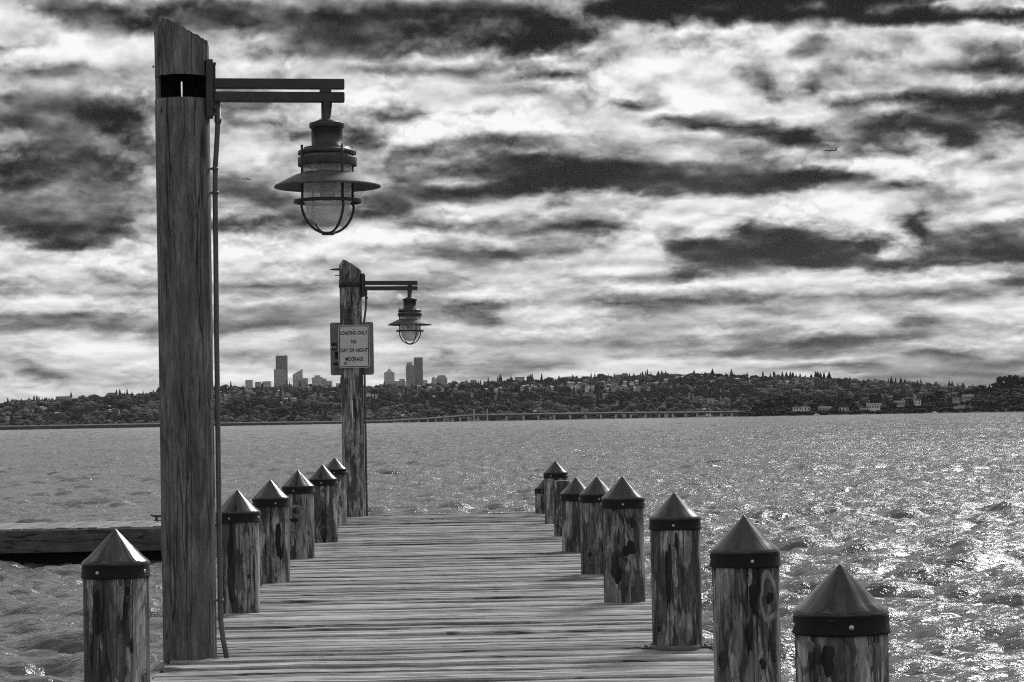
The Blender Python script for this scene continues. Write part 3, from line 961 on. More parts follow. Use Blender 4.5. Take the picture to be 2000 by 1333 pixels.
def crown_broad(r, clumps, leaf=0):
    """unit crown (height 1, about 1 wide): uneven clumps with gaps, loose leaf sprays outside"""
    V, F = [], []
    n = 0
    for i in range(clumps):
        a = r.uniform(0, 2 * np.pi)
        z = r.uniform(.12, .95)
        w = .40 * math.sqrt(max(.05, 1 - ((z - .5) / .56) ** 2))
        rad = w * math.sqrt(r.uniform(0, 1))
        s = r.uniform(.13, .25) * (1.25 if clumps < 12 else 1)
        v = ICOV * s * r.uniform(.75, 1.3, size=(len(ICOV), 1)) * np.array([1.1, 1.1, .85])
        V.append(v + [rad * math.cos(a), rad * math.sin(a), z])
        F.append(ICOF + n)
        n += len(v)
    for i in range(leaf):
        a = r.uniform(0, 2 * np.pi)
        z = r.uniform(.05, 1.03)
        w = .52 * math.sqrt(max(.04, 1 - ((z - .5) / .60) ** 2)) * r.uniform(.75, 1.08)
        c = np.array([w * math.cos(a), w * math.sin(a), z])
        v = c + r.normal(size=(3, 3)) * .045
        V.append(v)
        F.append(np.array([[0, 1, 2]]) + n)
        n += 3
    return np.vstack(V), np.vstack(F)


def crown_conifer(r, tiers, seg, width):
    """unit conifer: ragged drooping tiers round a stem"""
    V, F = [], []
    n = 0
    for i in range(tiers):
        t = i / tiers
        z0 = .08 + .84 * t
        rad = width * (1 - t) ** .85 * r.uniform(.75, 1.2) + .015
        top = z0 + 1.5 / tiers
        ring = []
        ph = r.uniform(0, 6)
        for k in range(seg):
            a = ph + 2 * np.pi * k / seg
            q = rad * (r.uniform(.55, 1.25) if k % 2 else r.uniform(.8, 1.15))
            ring.append([q * math.cos(a), q * math.sin(a), z0 - .03 * r.uniform(0, 1) - .35 * q])
        V.append(np.array(ring + [[r.normal() * .01, r.normal() * .01, min(top, 1.0)]]))
        F.append(np.array([[k, (k + 1) % seg, seg] for k in range(seg)]) + n)
        n += seg + 1
    return np.vstack(V), np.vstack(F)


def trunk_mb(h, r0_, limbs, r, spread=.35):
    mb = MB()
    mb.tube([(0, 0, 0), (r.normal() * .01, 0, h * .5), (0, 0, h)], [r0_, r0_ * .75, r0_ * .3], 6)
    for i in range(limbs):
        a = r.uniform(0, 6.28)
        z = h * r.uniform(.4, .85)
        mb.tube([(0, 0, z), (spread * .5 * math.cos(a), spread * .5 * math.sin(a), z + .09), (spread * math.cos(a), spread * math.sin(a), z + .2)],
                [r0_ * .4, r0_ * .3, r0_ * .12], 4)
    return mb


def tone_attr(me, vals):
    a = me.attributes.new('tone', 'FLOAT', 'POINT')
    a.data.foreach_set('value', np.asarray(vals, dtype=np.float32))


tr = np.random.default_rng(21)
BROAD_S = [crown_broad(tr, 9, 10) for _ in range(8)]
CON_S = [crown_conifer(tr, 6, 7, .24) for _ in range(6)]


def forest(name, mat, spots):
    """spots: x, y, z, height, width, kind, tone -> one mass of crowns"""
    V, F, A = [], [], []
    n = 0
    for (x, y, z, h, w, kind, tone) in spots:
        v, f = (BROAD_S if kind == 'b' else CON_S)[tr.integers(0, 8 if kind == 'b' else 6)]
        a = tr.uniform(0, 6.28)
        R = np.array([[math.cos(a), -math.sin(a), 0], [math.sin(a), math.cos(a), 0], [0, 0, 1]])
        vv = (v @ R.T) * np.array([w, w, h]) + [x, y, z]
        V.append(vv)
        F.append(f + n)
        A.append(np.full(len(v), tone))
        n += len(v)
    me = np_mesh(name, np.vstack(V), tris=np.vstack(F), mat=mat, smooth=False)
    tone_attr(me, np.concatenate(A))
    o = obj(name, me)
    tag(o, kind='stuff')
    return o


def hill_point(px, t):
    px = float(px)
    Y = Y_SHORE + (Y_RIDGE - Y_SHORE) * t
    return (px - VPX) / FPX * Y, Y, float(hill_z(np.array(px), np.array(t)))


hr = np.random.default_rng(5)
hp = []
for n_, (p0, p1, t0_, t1_) in ((52, (1020, 1270, .55, .78)), (22, (720, 1010, .5, .92)), (14, (440, 665, .3, .95)), (16, (0, 320, .15, .9)), (16, (1270, 1800, .72, .9)), (12, (740, 1440, .0, .06))):
    for i in range(n_):
        hp.append((hr.uniform(p0, p1), hr.uniform(t0_, t1_)))
HPX = np.array([q[0] for q in hp])
HPT = np.array([q[1] for q in hp])


def blocked(px, t):
    """True where a tree would stand right in front of a house"""
    return bool(np.any((np.abs(HPX - px) < 7.5) & (HPT - t > -.005) & (HPT - t < .06)))


spots = []
for i in range(3600):
    px = tr.uniform(-250, 2250)
    t = tr.uniform(0.0, 1.03) ** .9
    if blocked(px, t):
        continue
    x, y, z = hill_point(px, t)
    belt = .18 < t < .55 and 650 < px < 1480
    con = tr.uniform() < (.6 if belt else .25)
    patch = .40 + .34 * math.sin(px * .017 + t * 7 + 2 * math.sin(t * 11)) + .26 * math.sin(px * .043 - t * 13)
    if con:
        h = tr.uniform(10, 19)
        spots.append((x, y, z - 1, h, h * tr.uniform(.85, 1.2), 'c', tr.uniform(.0, .12)))
    else:
        h = tr.uniform(7, 14) * (1.0 if t < .85 else .8)
        spots.append((x, y, z - 1, h, h * tr.uniform(.8, 1.2), 'b', min(1, max(0, patch + tr.normal() * .14)) * (.2 if belt else 1)))
for px in np.linspace(-150, 1440, 420):      # the fringe of trees at the water's edge
    x, y, z = hill_point(px + tr.normal() * 2, tr.uniform(.0, .06))
    h = tr.uniform(3.5, 7.5)
    spots.append((x, y, z - .5, h, h * tr.uniform(1.0, 1.6), 'b', tr.uniform(.3, 1.0)))
for px in np.linspace(-150, 2200, 430):      # low crowns along the crest
    x, y, z = hill_point(px + tr.normal() * 2, tr.uniform(.97, 1.03))
    h = tr.uniform(5, 9)
    spots.append((x, y, z - 1, h, h * tr.uniform(1.0, 1.7), 'b', tr.uniform(.0, .25)))
forest('forest', M['wood_far'], spots)

SHORE_X = np.array([1557, 1575, 1611, 1648, 1686, 1707, 1757, 1791, 1868, 1890])
SHORE_T = np.array([.22, .22, .22, .22, .22, .22, .5, .5, .5, .5])
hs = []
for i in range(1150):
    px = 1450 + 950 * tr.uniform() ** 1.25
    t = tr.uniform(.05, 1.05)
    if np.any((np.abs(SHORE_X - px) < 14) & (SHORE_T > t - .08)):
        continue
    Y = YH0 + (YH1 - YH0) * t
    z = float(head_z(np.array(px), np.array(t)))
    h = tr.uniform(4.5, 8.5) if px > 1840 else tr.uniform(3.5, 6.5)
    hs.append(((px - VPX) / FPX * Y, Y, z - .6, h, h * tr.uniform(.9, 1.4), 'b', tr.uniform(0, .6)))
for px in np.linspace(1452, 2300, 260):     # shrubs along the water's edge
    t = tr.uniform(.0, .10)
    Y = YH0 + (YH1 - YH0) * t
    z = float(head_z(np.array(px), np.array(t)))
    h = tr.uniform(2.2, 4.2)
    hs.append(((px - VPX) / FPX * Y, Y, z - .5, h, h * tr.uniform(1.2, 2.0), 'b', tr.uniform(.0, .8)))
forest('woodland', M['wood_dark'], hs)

# single trees one can pick out
CON_T, BROAD_T = [], []
for k in range(4):
    v, f = crown_conifer(tr, 11, 9, .20 + .02 * k)
    me = np_mesh('crown', v, tris=f, mat=M['wood_dark'], smooth=False)
    tone_attr(me, tr.uniform(.05, .45, len(v)))
    CON_T.append((me, trunk_mb(.9, .022, 0, tr).mesh('trunk', M['bark'])))
for k in range(4):
    v, f = crown_broad(tr, 20, 90)
    me = np_mesh('crown', v, tris=f, mat=M['wood_dark'], smooth=False)
    tone_attr(me, np.clip(tr.normal(.4, .25, len(v)), 0, 1))
    BROAD_T.append((me, trunk_mb(.6, .035, 5, tr).mesh('trunk', M['bark'])))


def tree(name, kind, x, y, z, h, w, label, group, cat='tree'):
    cm, tm = (CON_T if kind == 'c' else BROAD_T)[tr.integers(0, 4)]
    o = empty(name, (x, y, z), label, cat, group, tr.uniform(0, 6.28))
    o.scale = (w, w, h)
    obj('crown', cm, o)
    obj('trunk', tm, o)
    return o


# conifers standing above the crest line (photo x, top y)
for px, py in [(28, 780), (40, 782), (95, 775), (100, 777), (77, 778), (253, 768), (312, 757), (306, 764), (905, 743), (925, 746), (948, 745), (1040, 739), (1128, 735), (1150, 738),
               (1240, 726), (1257, 726), (1288, 726), (1302, 728), (1358, 723), (1394, 722), (1437, 731), (1448, 733), (1452, 730), (1500, 736), (1515, 723), (1531, 725),
               (1539, 728), (1552, 724), (1566, 730), (1588, 728), (1597, 725), (1601, 728), (1606, 726), (1613, 727), (1623, 729), (1745, 735), (1764, 737), (1772, 738), (1796, 744),
               (1813, 745), (1865, 744), (1886, 749), (1900, 751), (1100, 741), (1340, 729), (1479, 732)]:
    x, y, z = hill_point(px, 1.0)
    top = at(px, py, y).z
    h = max(4, top - z + 1) * tr.uniform(.8, 1.1)
    tree('ridge_conifer', 'c', x, y, z - 1, h + 1, h * tr.uniform(1.1, 2.0) + 3, 'slender dark conifer rising above the far wooded ridge line', 'conifers along the far ridge')
# the darker trees of the near headland (photo x, top y, kind)
for px, py, t, kind in [(1487, 786, .3, 'b'), (1500, 781, .6, 'b'), (1512, 778, .7, 'c'), (1531, 774, .8, 'b'), (1548, 779, .4, 'b'), (1565, 773, .9, 'c'), (1556, 781, .6, 'b'),
                        (1600, 778, .8, 'b'), (1622, 783, .5, 'b'), (1633, 774, .9, 'c'), (1641, 770, 1., 'c'), (1655, 776, .8, 'b'), (1668, 785, .5, 'b'), (1690, 787, .7, 'b'),
                        (1712, 770, 1., 'b'), (1724, 771, 1., 'c'), (1735, 776, .9, 'c'), (1757, 773, .9, 'b'), (1747, 787, .4, 'b'), (1772, 777, .6, 'c'), (1782, 783, .5, 'b'),
                        (1808, 768, .7, 'c'), (1800, 775, .6, 'b'), (1820, 772, .8, 'b'), (1830, 765, .9, 'c'), (1842, 764, 1., 'b'), (1858, 770, .6, 'c'), (1872, 772, .7, 'b'), (1885, 766, .9, 'b'),
                        (1898, 763, .8, 'b'), (1912, 756, .9, 'b'), (1925, 752, 1., 'b'), (1938, 748, .9, 'c'), (1948, 750, .8, 'b'), (1958, 746, 1., 'b'), (1966, 737, 1., 'b'), (1975, 734, 1., 'b'),
                        (1984, 738, .9, 'c'), (1992, 735, 1., 'b'), (2004, 738, 1., 'b'), (1990, 760, .5, 'b'), (1970, 768, .4, 'b'), (1945, 775, .4, 'b'), (1920, 778, .4, 'b'), (1895, 783, .3, 'b'),
                        (1860, 786, .3, 'b'), (1835, 783, .3, 'c'), (1738, 786, .3, 'c'), (2020, 742, .9, 'b'), (2040, 738, 1., 'b'), (1476, 795, .2, 'b'), (1590, 788, .3, 'b'), (1676, 793, .2, 'b'), (1785, 790, .2, 'c')]:
    Y = YH0 + (YH1 - YH0) * t
    z = float(head_z(np.array(float(px)), np.array(t)))
    h = max(5, at(px, py, Y).z - z)
    if kind == 'c':
        tree('headland_conifer', 'c', (px - VPX) / FPX * Y, Y, z - .5, h + .5, h * 1.15, 'dark pointed conifer on the wooded headland at right', 'conifers on the headland')
    else:
        tree('headland_tree', 'b', (px - VPX) / FPX * Y, Y, z - .5, h + .5, h * tr.uniform(.8, 1.15), 'dark rounded broadleaf tree on the wooded headland at right', 'broadleaf trees on the headland')

# ------------------------------------------------------------------ houses on the far hill and on the headland
def gable_house(name, x, y, z, w, d, h, rh, wall, label, cat='house', group=None, rz=0.0, windows=0, roof='roof', floors=1, along=True):
    o = empty(name, (x, y, z), label, cat, group, rz)
    MB().box(-w / 2, w / 2, -d / 2, d / 2, -1.2, h).build('wall', M[wall], o)
    e = .4
    if along:       # ridge along X, eave towards us
        poly = [(-d / 2 - e, h), (d / 2 + e, h), (0, h + rh)]
        MB().prism(poly, -w / 2 - e, w / 2 + e, 'x').build('roof', M[roof], o)
    else:           # gable towards us
        poly = [(-w / 2 - e, h), (w / 2 + e, h), (0, h + rh)]
        MB().prism(poly, -d / 2 - e, d / 2 + e, 'y').build('roof', M[roof], o)
    if windows:
        ww = w / windows * .5
        for fl in range(floors):
            zz = h * (fl + .32) / floors
            hh = h / floors * .5
            for i in range(windows):
                xc = -w / 2 + w * (i + .5) / windows
                wn = MB().box(xc - ww / 2 - .1, xc + ww / 2 + .1, -d / 2 - .10, -d / 2 - .002, zz - .1, zz + hh + .1).build('window', M['housewall'], o)
                MB().box(xc - ww / 2, xc + ww / 2, -d / 2 - .14, -d / 2 - .102, zz, zz + hh).build('pane', M['pane'], wn)
    return o


HOUSE_MESH = []
for k in range(5):
    w, d, h, rh = hr.uniform(2.6, 4.8), 3.6, hr.uniform(1.3, 2.3), hr.uniform(.7, 1.3)
    wm = MB().box(-w / 2, w / 2, -d / 2, d / 2, -2.2, h).mesh('wall', M['housewall' if k == 1 else 'housewall2'])
    e = .5
    rm = MB().prism([(-d / 2 - e, h), (d / 2 + e, h), (0, h + rh)], -w / 2 - e, w / 2 + e, 'x').mesh('roof', M['housewall2' if k in (0, 3) else 'roof'])
    HOUSE_MESH.append((wm, rm))
for px, t in hp:
    x, y, z = hill_point(px, t)
    wm, rm = HOUSE_MESH[hr.integers(0, 5)]
    o = empty('hillside_house', (x, y - 6, z + hr.uniform(4.5, 8.0) * (1.0 if t > .1 else .3)), 'small pale house among the trees of the far hillside', 'house', 'houses on the far hillside', hr.uniform(-.6, .6))
    obj('wall', wm, o)
    obj('roof', rm, o)
for px, py, w, h, wall, win, fl, lab in [
    (1557, 803, 9, 7.5, 'housewall', 3, 2, 'bright white two storey house at the left tip of the headland shore'),
    (1575, 800, 7, 5.5, 'housewall', 2, 1, 'small white gabled house just right of the bright white shore house'),
    (1611, 802, 13, 4.5, 'housewall2', 4, 1, 'long low grey house on the headland shore with dark windows'),
    (1648, 801, 10, 5.0, 'housewall', 3, 1, 'white shore house with a row of three windows below tall trees'),
    (1686, 801, 11, 4.0, 'housewall', 4, 1, 'low white house beside the water left of the wide terraced house'),
    (1707, 796, 16, 5.0, 'housewall', 6, 1, 'widest pale house on the headland with a long row of windows'),
    (1757, 790, 12, 4.0, 'housewall2', 4, 1, 'grey flat fronted house among conifers above the shore'),
    (1791, 786, 8, 6.0, 'housewall', 2, 2, 'tall pale house high on the headland between dark conifers'),
    (1868, 782, 8, 5.0, 'housewall2', 3, 1, 'left half of the pale hillside pair right of the tall conifers'),
    (1890, 779, 12, 5.0, 'housewall2', 5, 1, 'long pale house high on the headland below the right end trees'),
    (1896, 802, 8, 3.5, 'housewall2', 2, 1, 'grey boathouse at the foot of the headland near the right edge')]:
    t = .22 if py > 795 else .5
    Y = YH0 + (YH1 - YH0) * t
    p = at(px, py, Y)
    w, h = w * .85, h * .8
    gable_house('shore_house', p.x, Y, p.z - h * .45, w, 6, h, 1.7, wall, lab, windows=win, floors=fl, rz=hr.uniform(-.2, .2), along=(w > 9.5))
# block of flats at the shore, left of the far lamp post
p = at(658, 824, 2540)
fl = empty('apartment_block', (p.x, 2540, WATER + .6), 'pale gridded apartment block on the far shore left of the far lamp post', 'apartment block')
MB().box(-4.4, 4.4, 0, 9, -2, 7.4).build('wall', M['housewall2'], fl)
MB().box(-4.7, 4.7, -.3, 9.3, 7.4, 7.8).build('roof', M['housewall2'], fl)
for r_ in range(4):
    for c_ in range(4):
        x0 = -4.1 + c_ * 2.1
        wn = MB().box(x0, x0 + 1.8, -.12, -.01, .4 + r_ * 1.8, 1.7 + r_ * 1.8).build('window', M['housewall2'], fl)
        MB().box(x0 + .12, x0 + 1.68, -.18, -.122, .5 + r_ * 1.8, 1.6 + r_ * 1.8).build('pane', M['pane'], wn)


# ------------------------------------------------------------------ buildings along the left crest
def crest(px, py, Y=3300.0):
    return at(px, py, Y)


S33 = 3300 / FPX
p = crest(224, 778)
ch = empty('church', (p.x, 3300, p.z - 4), 'dark twin towered church on the left crest of the far hill', 'church')
MB().box(-9, 3, -4, 4, 0, 8).build('wall', M['soil'], ch)
MB().prism([(-4.5, 8), (4.5, 8), (0, 11.5)], -9.5, 3, 'x').build('roof', M['roof'], ch)
for xx in (3.0, 7.6):
    tw = MB().box(xx - 1.3, xx + 1.3, -4.6, -2, 0, 12).build('tower', M['soil'], ch)
    MB().lathe([(1.3, 12), (1.2, 13.2), (.75, 14), (.7, 15), (0.02, 16)], 8, (xx, -3.3, 0)).build('cupola', M['roof'], tw)
p = crest(139, 780)
st = empty('steeple_hall', (p.x, 3300, p.z - 2), 'long low hall with a single thin steeple on the left crest', 'hall')
MB().box(-20, 1, -4, 4, 0, 5).build('wall', M['housewall2'], st)
MB().box(-20.3, 1.3, -4.3, 4.3, 5, 5.9).build('roof', M['roof'], st)
MB().lathe([(1.7, 0), (1.7, 7), (1.2, 7.4), (1.0, 9.2), (.1, 13)], 8).build('steeple', M['soil'], st)
p = crest(972.6, 752)
sp = empty('spire_tower', (p.x, 3300, p.z - 3), 'pale slim tower with a pointed top on the crest right of the skyline', 'tower')
MB().box(-1.6, 1.6, -1.6, 1.6, 0, 9).build('wall', M['housewall2'], sp)
MB().lathe([(1.7, 9), (1.2, 11), (.1, 16)], 8).build('spire', M['roof'], sp)
for px, w, top, lab in [(1015, 13, 738, 'flat roofed dark block on the crest right of the slim tower'), (1116, 18, 737, 'long flat roofed building low on the crest above the middle of the bridge')]:
    p = crest(px, top)
    o = empty('crest_block', (p.x, 3300, p.z - 14), lab, 'building')
    MB().box(-w / 2, w / 2, 0, 10, 0, 14).build('wall', M['housewall2'], o)
    MB().box(-w / 2 - .4, w / 2 + .4, -.4, 10.4, 14, 14.7).build('roof', M['roof'], o)

# ------------------------------------------------------------------ the city skyline, about nine kilometres off
YC = 9000.0
U = YC / FPX
FA = {
    'dark': mat_facade('dark tower glass', .045, .028, 4.0, 4.2, .8, .7),
    'mid': mat_facade('grey tower facade', .24, .05, 7.0, 5.0, .5, .55),
    'pale': mat_facade('pale tower facade', .40, .08, 6.0, 5.0, .5, .5),
    'stripe': mat_facade('striped tower facade', .16, .07, 8.0, 900.0, .55, .95),
}


def sky_x(px, py=760):
    return at(px, py, YC)


def tower(name, px0, px1, top, mat, label, depth=45.0, extras=None, dY=0.0):
    """block between two photo columns with its top at a photo row"""
    pc = at((px0 + px1) / 2, top, YC + dY)
    o = empty(name, (pc.x, YC + dY, 10.0), label, 'tower')
    w = (px1 - px0) * U
    H = pc.z - 10.0
    MB().box(-w / 2, w / 2, 0, depth, 0, H).build('tower_body', FA[mat], o)
    return o, w, H


# tallest dark tower with its curved lower front
o, w, H = tower('skyscraper', 538.2, 560, 695.0, 'dark', 'tallest dark skyscraper with a curved lower front, left of the far lamp post')
MB().box(-w / 2 + 8, -w / 2 + 10, 10, 12, H, H + 9).box(w / 2 - 7, w / 2 - 5, 10, 12, H, H + 5).build('mast', FA['dark'], o)
hl = H - 26 * U
poly = [(-w / 2 - 6, 0), (w / 2 - 2, 0), (w / 2 - 2, hl - 17), (w / 2 - 5, hl - 9), (w / 2 - 11, hl - 2), (w / 2 - 18, hl + 1.5), (w / 2 - 19, hl), (-w / 2 - 6, hl - 1)]
MB().prism(poly, -14, -.1, 'y').build('curved_front', FA['mid'], o)
# slanting roof
o, w, H = tower('skyscraper', 571.5, 590.5, 732.0, 'pale', 'pale skyscraper whose roof slants up to a point at right')
MB().prism([(-w / 2, H), (w / 2, H), (w / 2, H + 10 * U), (w / 2 - 2, H + 10 * U)], 2, 40, 'y').build('slanted_roof', FA['pale'], o)
MB().box(-w / 2 + 18, w / 2 + 4, -16, -.1, 0, H - 9 * U).build('front_block', FA['mid'], o)
tower('skyscraper', 591.2, 600.5, 739.0, 'mid', 'lower grey block attached to the right of the slanting roof tower')
tower('skyscraper', 479, 492.5, 742.5, 'pale', 'leftmost pale tower of the skyline with a small roof box')
tower('skyscraper', 498, 508.7, 746.0, 'mid', 'short grey tower second from the left of the skyline')
tower('skyscraper', 514, 528, 745.0, 'pale', 'short pale tower just left of the tallest dark skyscraper')
tower('office_block', 562, 569, 751, 'mid', 'small low block tucked beside the tallest dark skyscraper')
o, w, H = tower('skyscraper', 609, 630, 737.5, 'pale', 'broad stepped pale building between the slanting tower and the lamp post')
MB().box(-w / 2 + 10, w / 2 - 9, 4, 36, H, H + 4 * U).build('roof_step', FA['pale'], o)
MB().box(w / 2 + .1, w / 2 + 13, 2, 40, 0, H - 3 * U).build('side_wing', FA['mid'], o)
tower('skyscraper', 637.5, 648, 744, 'pale', 'low pale slab left of the sign post')
tower('skyscraper', 664, 678, 737, 'mid', 'grey tower mostly hidden behind the far lamp post')
tower('office_block', 656, 663.5, 749, 'pale', 'low pale block at the left edge of the far lamp post')
# pyramid roof
o, w, H = tower('skyscraper', 750.2, 770, 727.5, 'pale', 'pale skyscraper with a pyramid roof, right of the sign')
q = w / 2 - 5
MB().add([(-q, 5, H), (q, 5, H), (q, 40, H), (-q, 40, H), (0, 22, H + 8 * U)], [(0, 1, 4), (1, 2, 4), (2, 3, 4), (3, 0, 4)]).build('pyramid_roof', FA['pale'], o)
MB().box(-.8, .8, 21, 23, H + 7 * U, H + 10 * U).build('mast', FA['mid'], o)
o, w, H = tower('office_block', 767.5, 792, 744.5, 'pale', 'low wide block filling the gap right of the pyramid roof tower', dY=60)
MB().box(0, w / 2 - 3, 5, 30, H, H + 4 * U).build('roof_step', FA['pale'], o)
o, w, H = tower('skyscraper', 792.5, 808.5, 714.0, 'stripe', 'grey stepped skyscraper standing left of the darker slab')
MB().box(-w / 2 + 3, w / 2 - 7, 4, 36, H, H + 6 * U).build('crown', FA['pale'], o)
o, w, H = tower('skyscraper', 808, 825.3, 698.5, 'dark', 'dark square slab, the right tall tower of the skyline', dY=90)
tower('office_block', 825.6, 834.5, 742.5, 'pale', 'small pale block at the foot of the dark slab')
pc = at(847, 741, YC)
o = empty('domed_building', (pc.x, YC, 10), 'small domed building with a tiny spire left of the mansard roof', 'building')
zt = pc.z - 10
MB().box(-8, 8, 0, 16, 0, zt).build('tower_body', FA['pale'], o)
MB().lathe([(7.5, 0), (7, 3), (5, 6.5), (2, 8.5), (.6, 9), (.4, 14)], 12, (0, 8, zt)).build('dome', FA['mid'], o)
pc = at(862.5, 740, YC)
o = empty('mansard_building', (pc.x, YC, 10), 'broad building with a sloped mansard roof at the right end of the skyline', 'building')
zt = pc.z - 10
MB().box(-21, 21, 0, 36, 0, zt).build('tower_body', FA['mid'], o)
MB().add([(-22, -1, zt), (22, -1, zt), (22, 37, zt), (-22, 37, zt), (-12, 8, zt + 13), (12, 8, zt + 13), (12, 28, zt + 13), (-12, 28, zt + 13)],
         [(4, 5, 6, 7), (0, 1, 5, 4), (1, 2, 6, 5), (2, 3, 7, 6), (3, 0, 4, 7)]).build('mansard_roof', FA['mid'], o)

# ------------------------------------------------------------------ the long low bridge
YB = 2320.0
B = YB / FPX


def bx(px):
    return (px - VPX) * B


DECK = [(-300, 7.2), (0, 7.2), (320, 6.6), (440, 5.8), (640, 4.6), (751, 4.6), (850, 8.0), (915, 12.6), (1000, 12.8), (1200, 11.8), (1450, 9.6), (1500, 9.4)]


def deck_z(px):
    return WATER + float(interp(DECK, px)) * B


br = empty('floating_bridge', (0, YB, WATER), 'long low floating bridge crossing in front of the far shore', 'bridge')
mb = MB()
mr = MB()
pxs = list(range(-300, 1501, 25))
for a, b in zip(pxs[:-1], pxs[1:]):
    z0, z1 = deck_z(a) - WATER, deck_z(b) - WATER
    t = 1.25
    x0, x1 = bx(a), bx(b)
    mb.add([(x0, -9, z0 - t), (x1, -9, z1 - t), (x1, 9, z1 - t), (x0, 9, z0 - t), (x0, -9, z0), (x1, -9, z1), (x1, 9, z1), (x0, 9, z0)],
           [(3, 2, 1, 0), (4, 5, 6, 7), (0, 1, 5, 4), (2, 3, 7, 6)])
    mr.add([(x0, -9.2, z0 - .25), (x1, -9.2, z1 - .25), (x1, -9.02, z1 - .25), (x0, -9.02, z0 - .25), (x0, -9.2, z0 + .8), (x1, -9.2, z1 + .8), (x1, -9.02, z1 + .8), (x0, -9.02, z0 + .8)],
           [(4, 5, 6, 7), (0, 1, 5, 4), (2, 3, 7, 6)])
mb.build('bridge_deck', M['hull'], br)
mr.build('parapet', M['concrete'], br)
MB().box(bx(-300), bx(740), -14, 14, -1, 1.9).build('pontoon', M['hull'], br)
for px in (770, 785, 800, 818, 836, 852, 868, 884, 899, 915, 934, 989, 1022, 1051, 1082, 1113, 1143, 1173, 1202, 1231, 1260, 1287, 1313, 1338, 1361, 1384, 1407, 1428):
    z = deck_z(px) - WATER - 1.3
    MB().box(bx(px) - .75, bx(px) + .75, -8.6, -6.8, -3, z).box(bx(px) - 1.0, bx(px) + 1.0, -8, 8, z - .6, z).build('pier', M['concrete'], br)
for px in (926, 951.6):
    z = deck_z(px) - WATER
    tw = MB().box(bx(px) - .7, bx(px) + .7, -11, -9.3, -3, z + 5.6).build('tower', M['housewall2'], br)
    MB().box(bx(px) - 1.0, bx(px) + 1.0, -11.6, -9, -3, 1.2).build('footing', M['concrete'], tw)
for px, lab in [(1045, 'white panel on a post above the bridge right of its twin towers'), (1376, 'white panel on a gantry near the right end of the bridge')]:
    z = deck_z(px)
    o = empty('road_sign', (bx(px), YB - 6, z), lab, 'road sign')
    MB().box(-1.4, 1.4, -.15, .15, 2.0, 3.9).build('panel', M['housewall'], o)
    MB().box(-2.2, -1.9, -.15, .15, -.2, 3.6).box(5.2, 5.5, -.15, .15, -.2, 3.6).box(-2.2, 5.5, .16, .4, 3.2, 3.5).build('gantry', M['concrete'], o)
car_me = MB().box(-2.1, 2.1, -.9, .9, .25, .95, .15).mesh('body', M['car'])
cab_me = MB().prism([(-1.1, .95), (1.3, .95), (.8, 1.55), (-.7, 1.55)], -.8, .8, 'y').mesh('cabin', M['pane'])
wheel_me = MB().lathe([(.05, -.1), (.33, -.1), (.33, .1), (.05, .1)], 10).mesh('wheel', M['black'])
for px in (105, 180, 247, 470, 520, 555, 610, 700, 790, 845, 875, 965, 1075, 1130, 1190, 1250, 1330):
    o = empty('bridge_car', (bx(px), YB - 4, deck_z(px) + .02), 'small car driving across the long low bridge', 'car', 'cars on the bridge')
    obj('body', car_me, o)
    obj('cabin', cab_me, o)
    for sx in (-1.3, 1.3):
        for sy in (-.85, .85):
            w_ = obj('wheel', wheel_me, o, (sx, sy, .33))
            w_.rotation_euler = (math.pi / 2, 0, 0)
# two small boats by the headland
for px, py, lab in [(1595, 811.5, 'tiny white boat on the water off the headland houses'), (1826, 806.5, 'small pale motor boat close under the headland at right')]:
    Yb = 2090.0
    p = at(px, py, Yb)
    o = empty('boat', (p.x, Yb, WATER), lab, 'boat')
    MB().prism([(-2.6, .9), (2.9, 1.0), (2.2, -.3), (-2.4, -.3)], -1.0, 1.0, 'y').build('hull', M['housewall'], o)
    MB().box(-1.2, .6, -.7, .7, .92, 1.8, .1).build('cabin', M['housewall'], o)

# ------------------------------------------------------------------ aircraft and birds
def airliner(name, px, py, Y, length, label):
    p = at(px, py, Y)
    o = empty(name, p, label, 'airplane')
    R_ = length * .055
    L = length / 2
    prof = [(.02, -L), (R_ * .55, -L * .94), (R_ * .9, -L * .84), (R_, -L * .7), (R_, L * .45), (R_ * .7, L * .72), (R_ * .3, L * .95), (.03, L)]
    f = MB().lathe(prof, 14).build('fuselage', M['plane'], o)
    f.rotation_euler = (0, math.radians(90), 0)             # nose to -X
    for s in (-1, 1):
        MB().prism([(-L * .16, s * R_ * .6), (L * .12, s * R_ * .6), (L * .34, s * L * .9), (L * .26, s * L * .9)], -R_ * .45, -R_ * .2, 'z').build('wing', M['plane'], o)
        MB().prism([(L * .72, s * R_ * .3), (L * .92, s * R_ * .3), (L * 1.02, s * L * .34), (L * .94, s * L * .34)], R_ * .2, R_ * .35, 'z').build('tailplane', M['plane'], o)
        e = MB().lathe([(R_ * .42, -L * .12), (R_ * .5, 0), (R_ * .4, L * .12), (.02, L * .13)], 12).build('engine', M['plane'], o)
        e.rotation_euler = (0, math.radians(90), 0)
        e.location = (-L * .10, s * L * .33, -R_ * .9)
    MB().prism([(L * .62, R_ * .6), (L * .92, R_ * .4), (L * 1.04, R_ * 4.0), (L * .92, R_ * 4.0)], -R_ * .12, R_ * .12, 'y').build('tail_fin', M['plane'], o)
    o.rotation_euler = (0, math.radians(1.2), math.radians(-8))
    return o


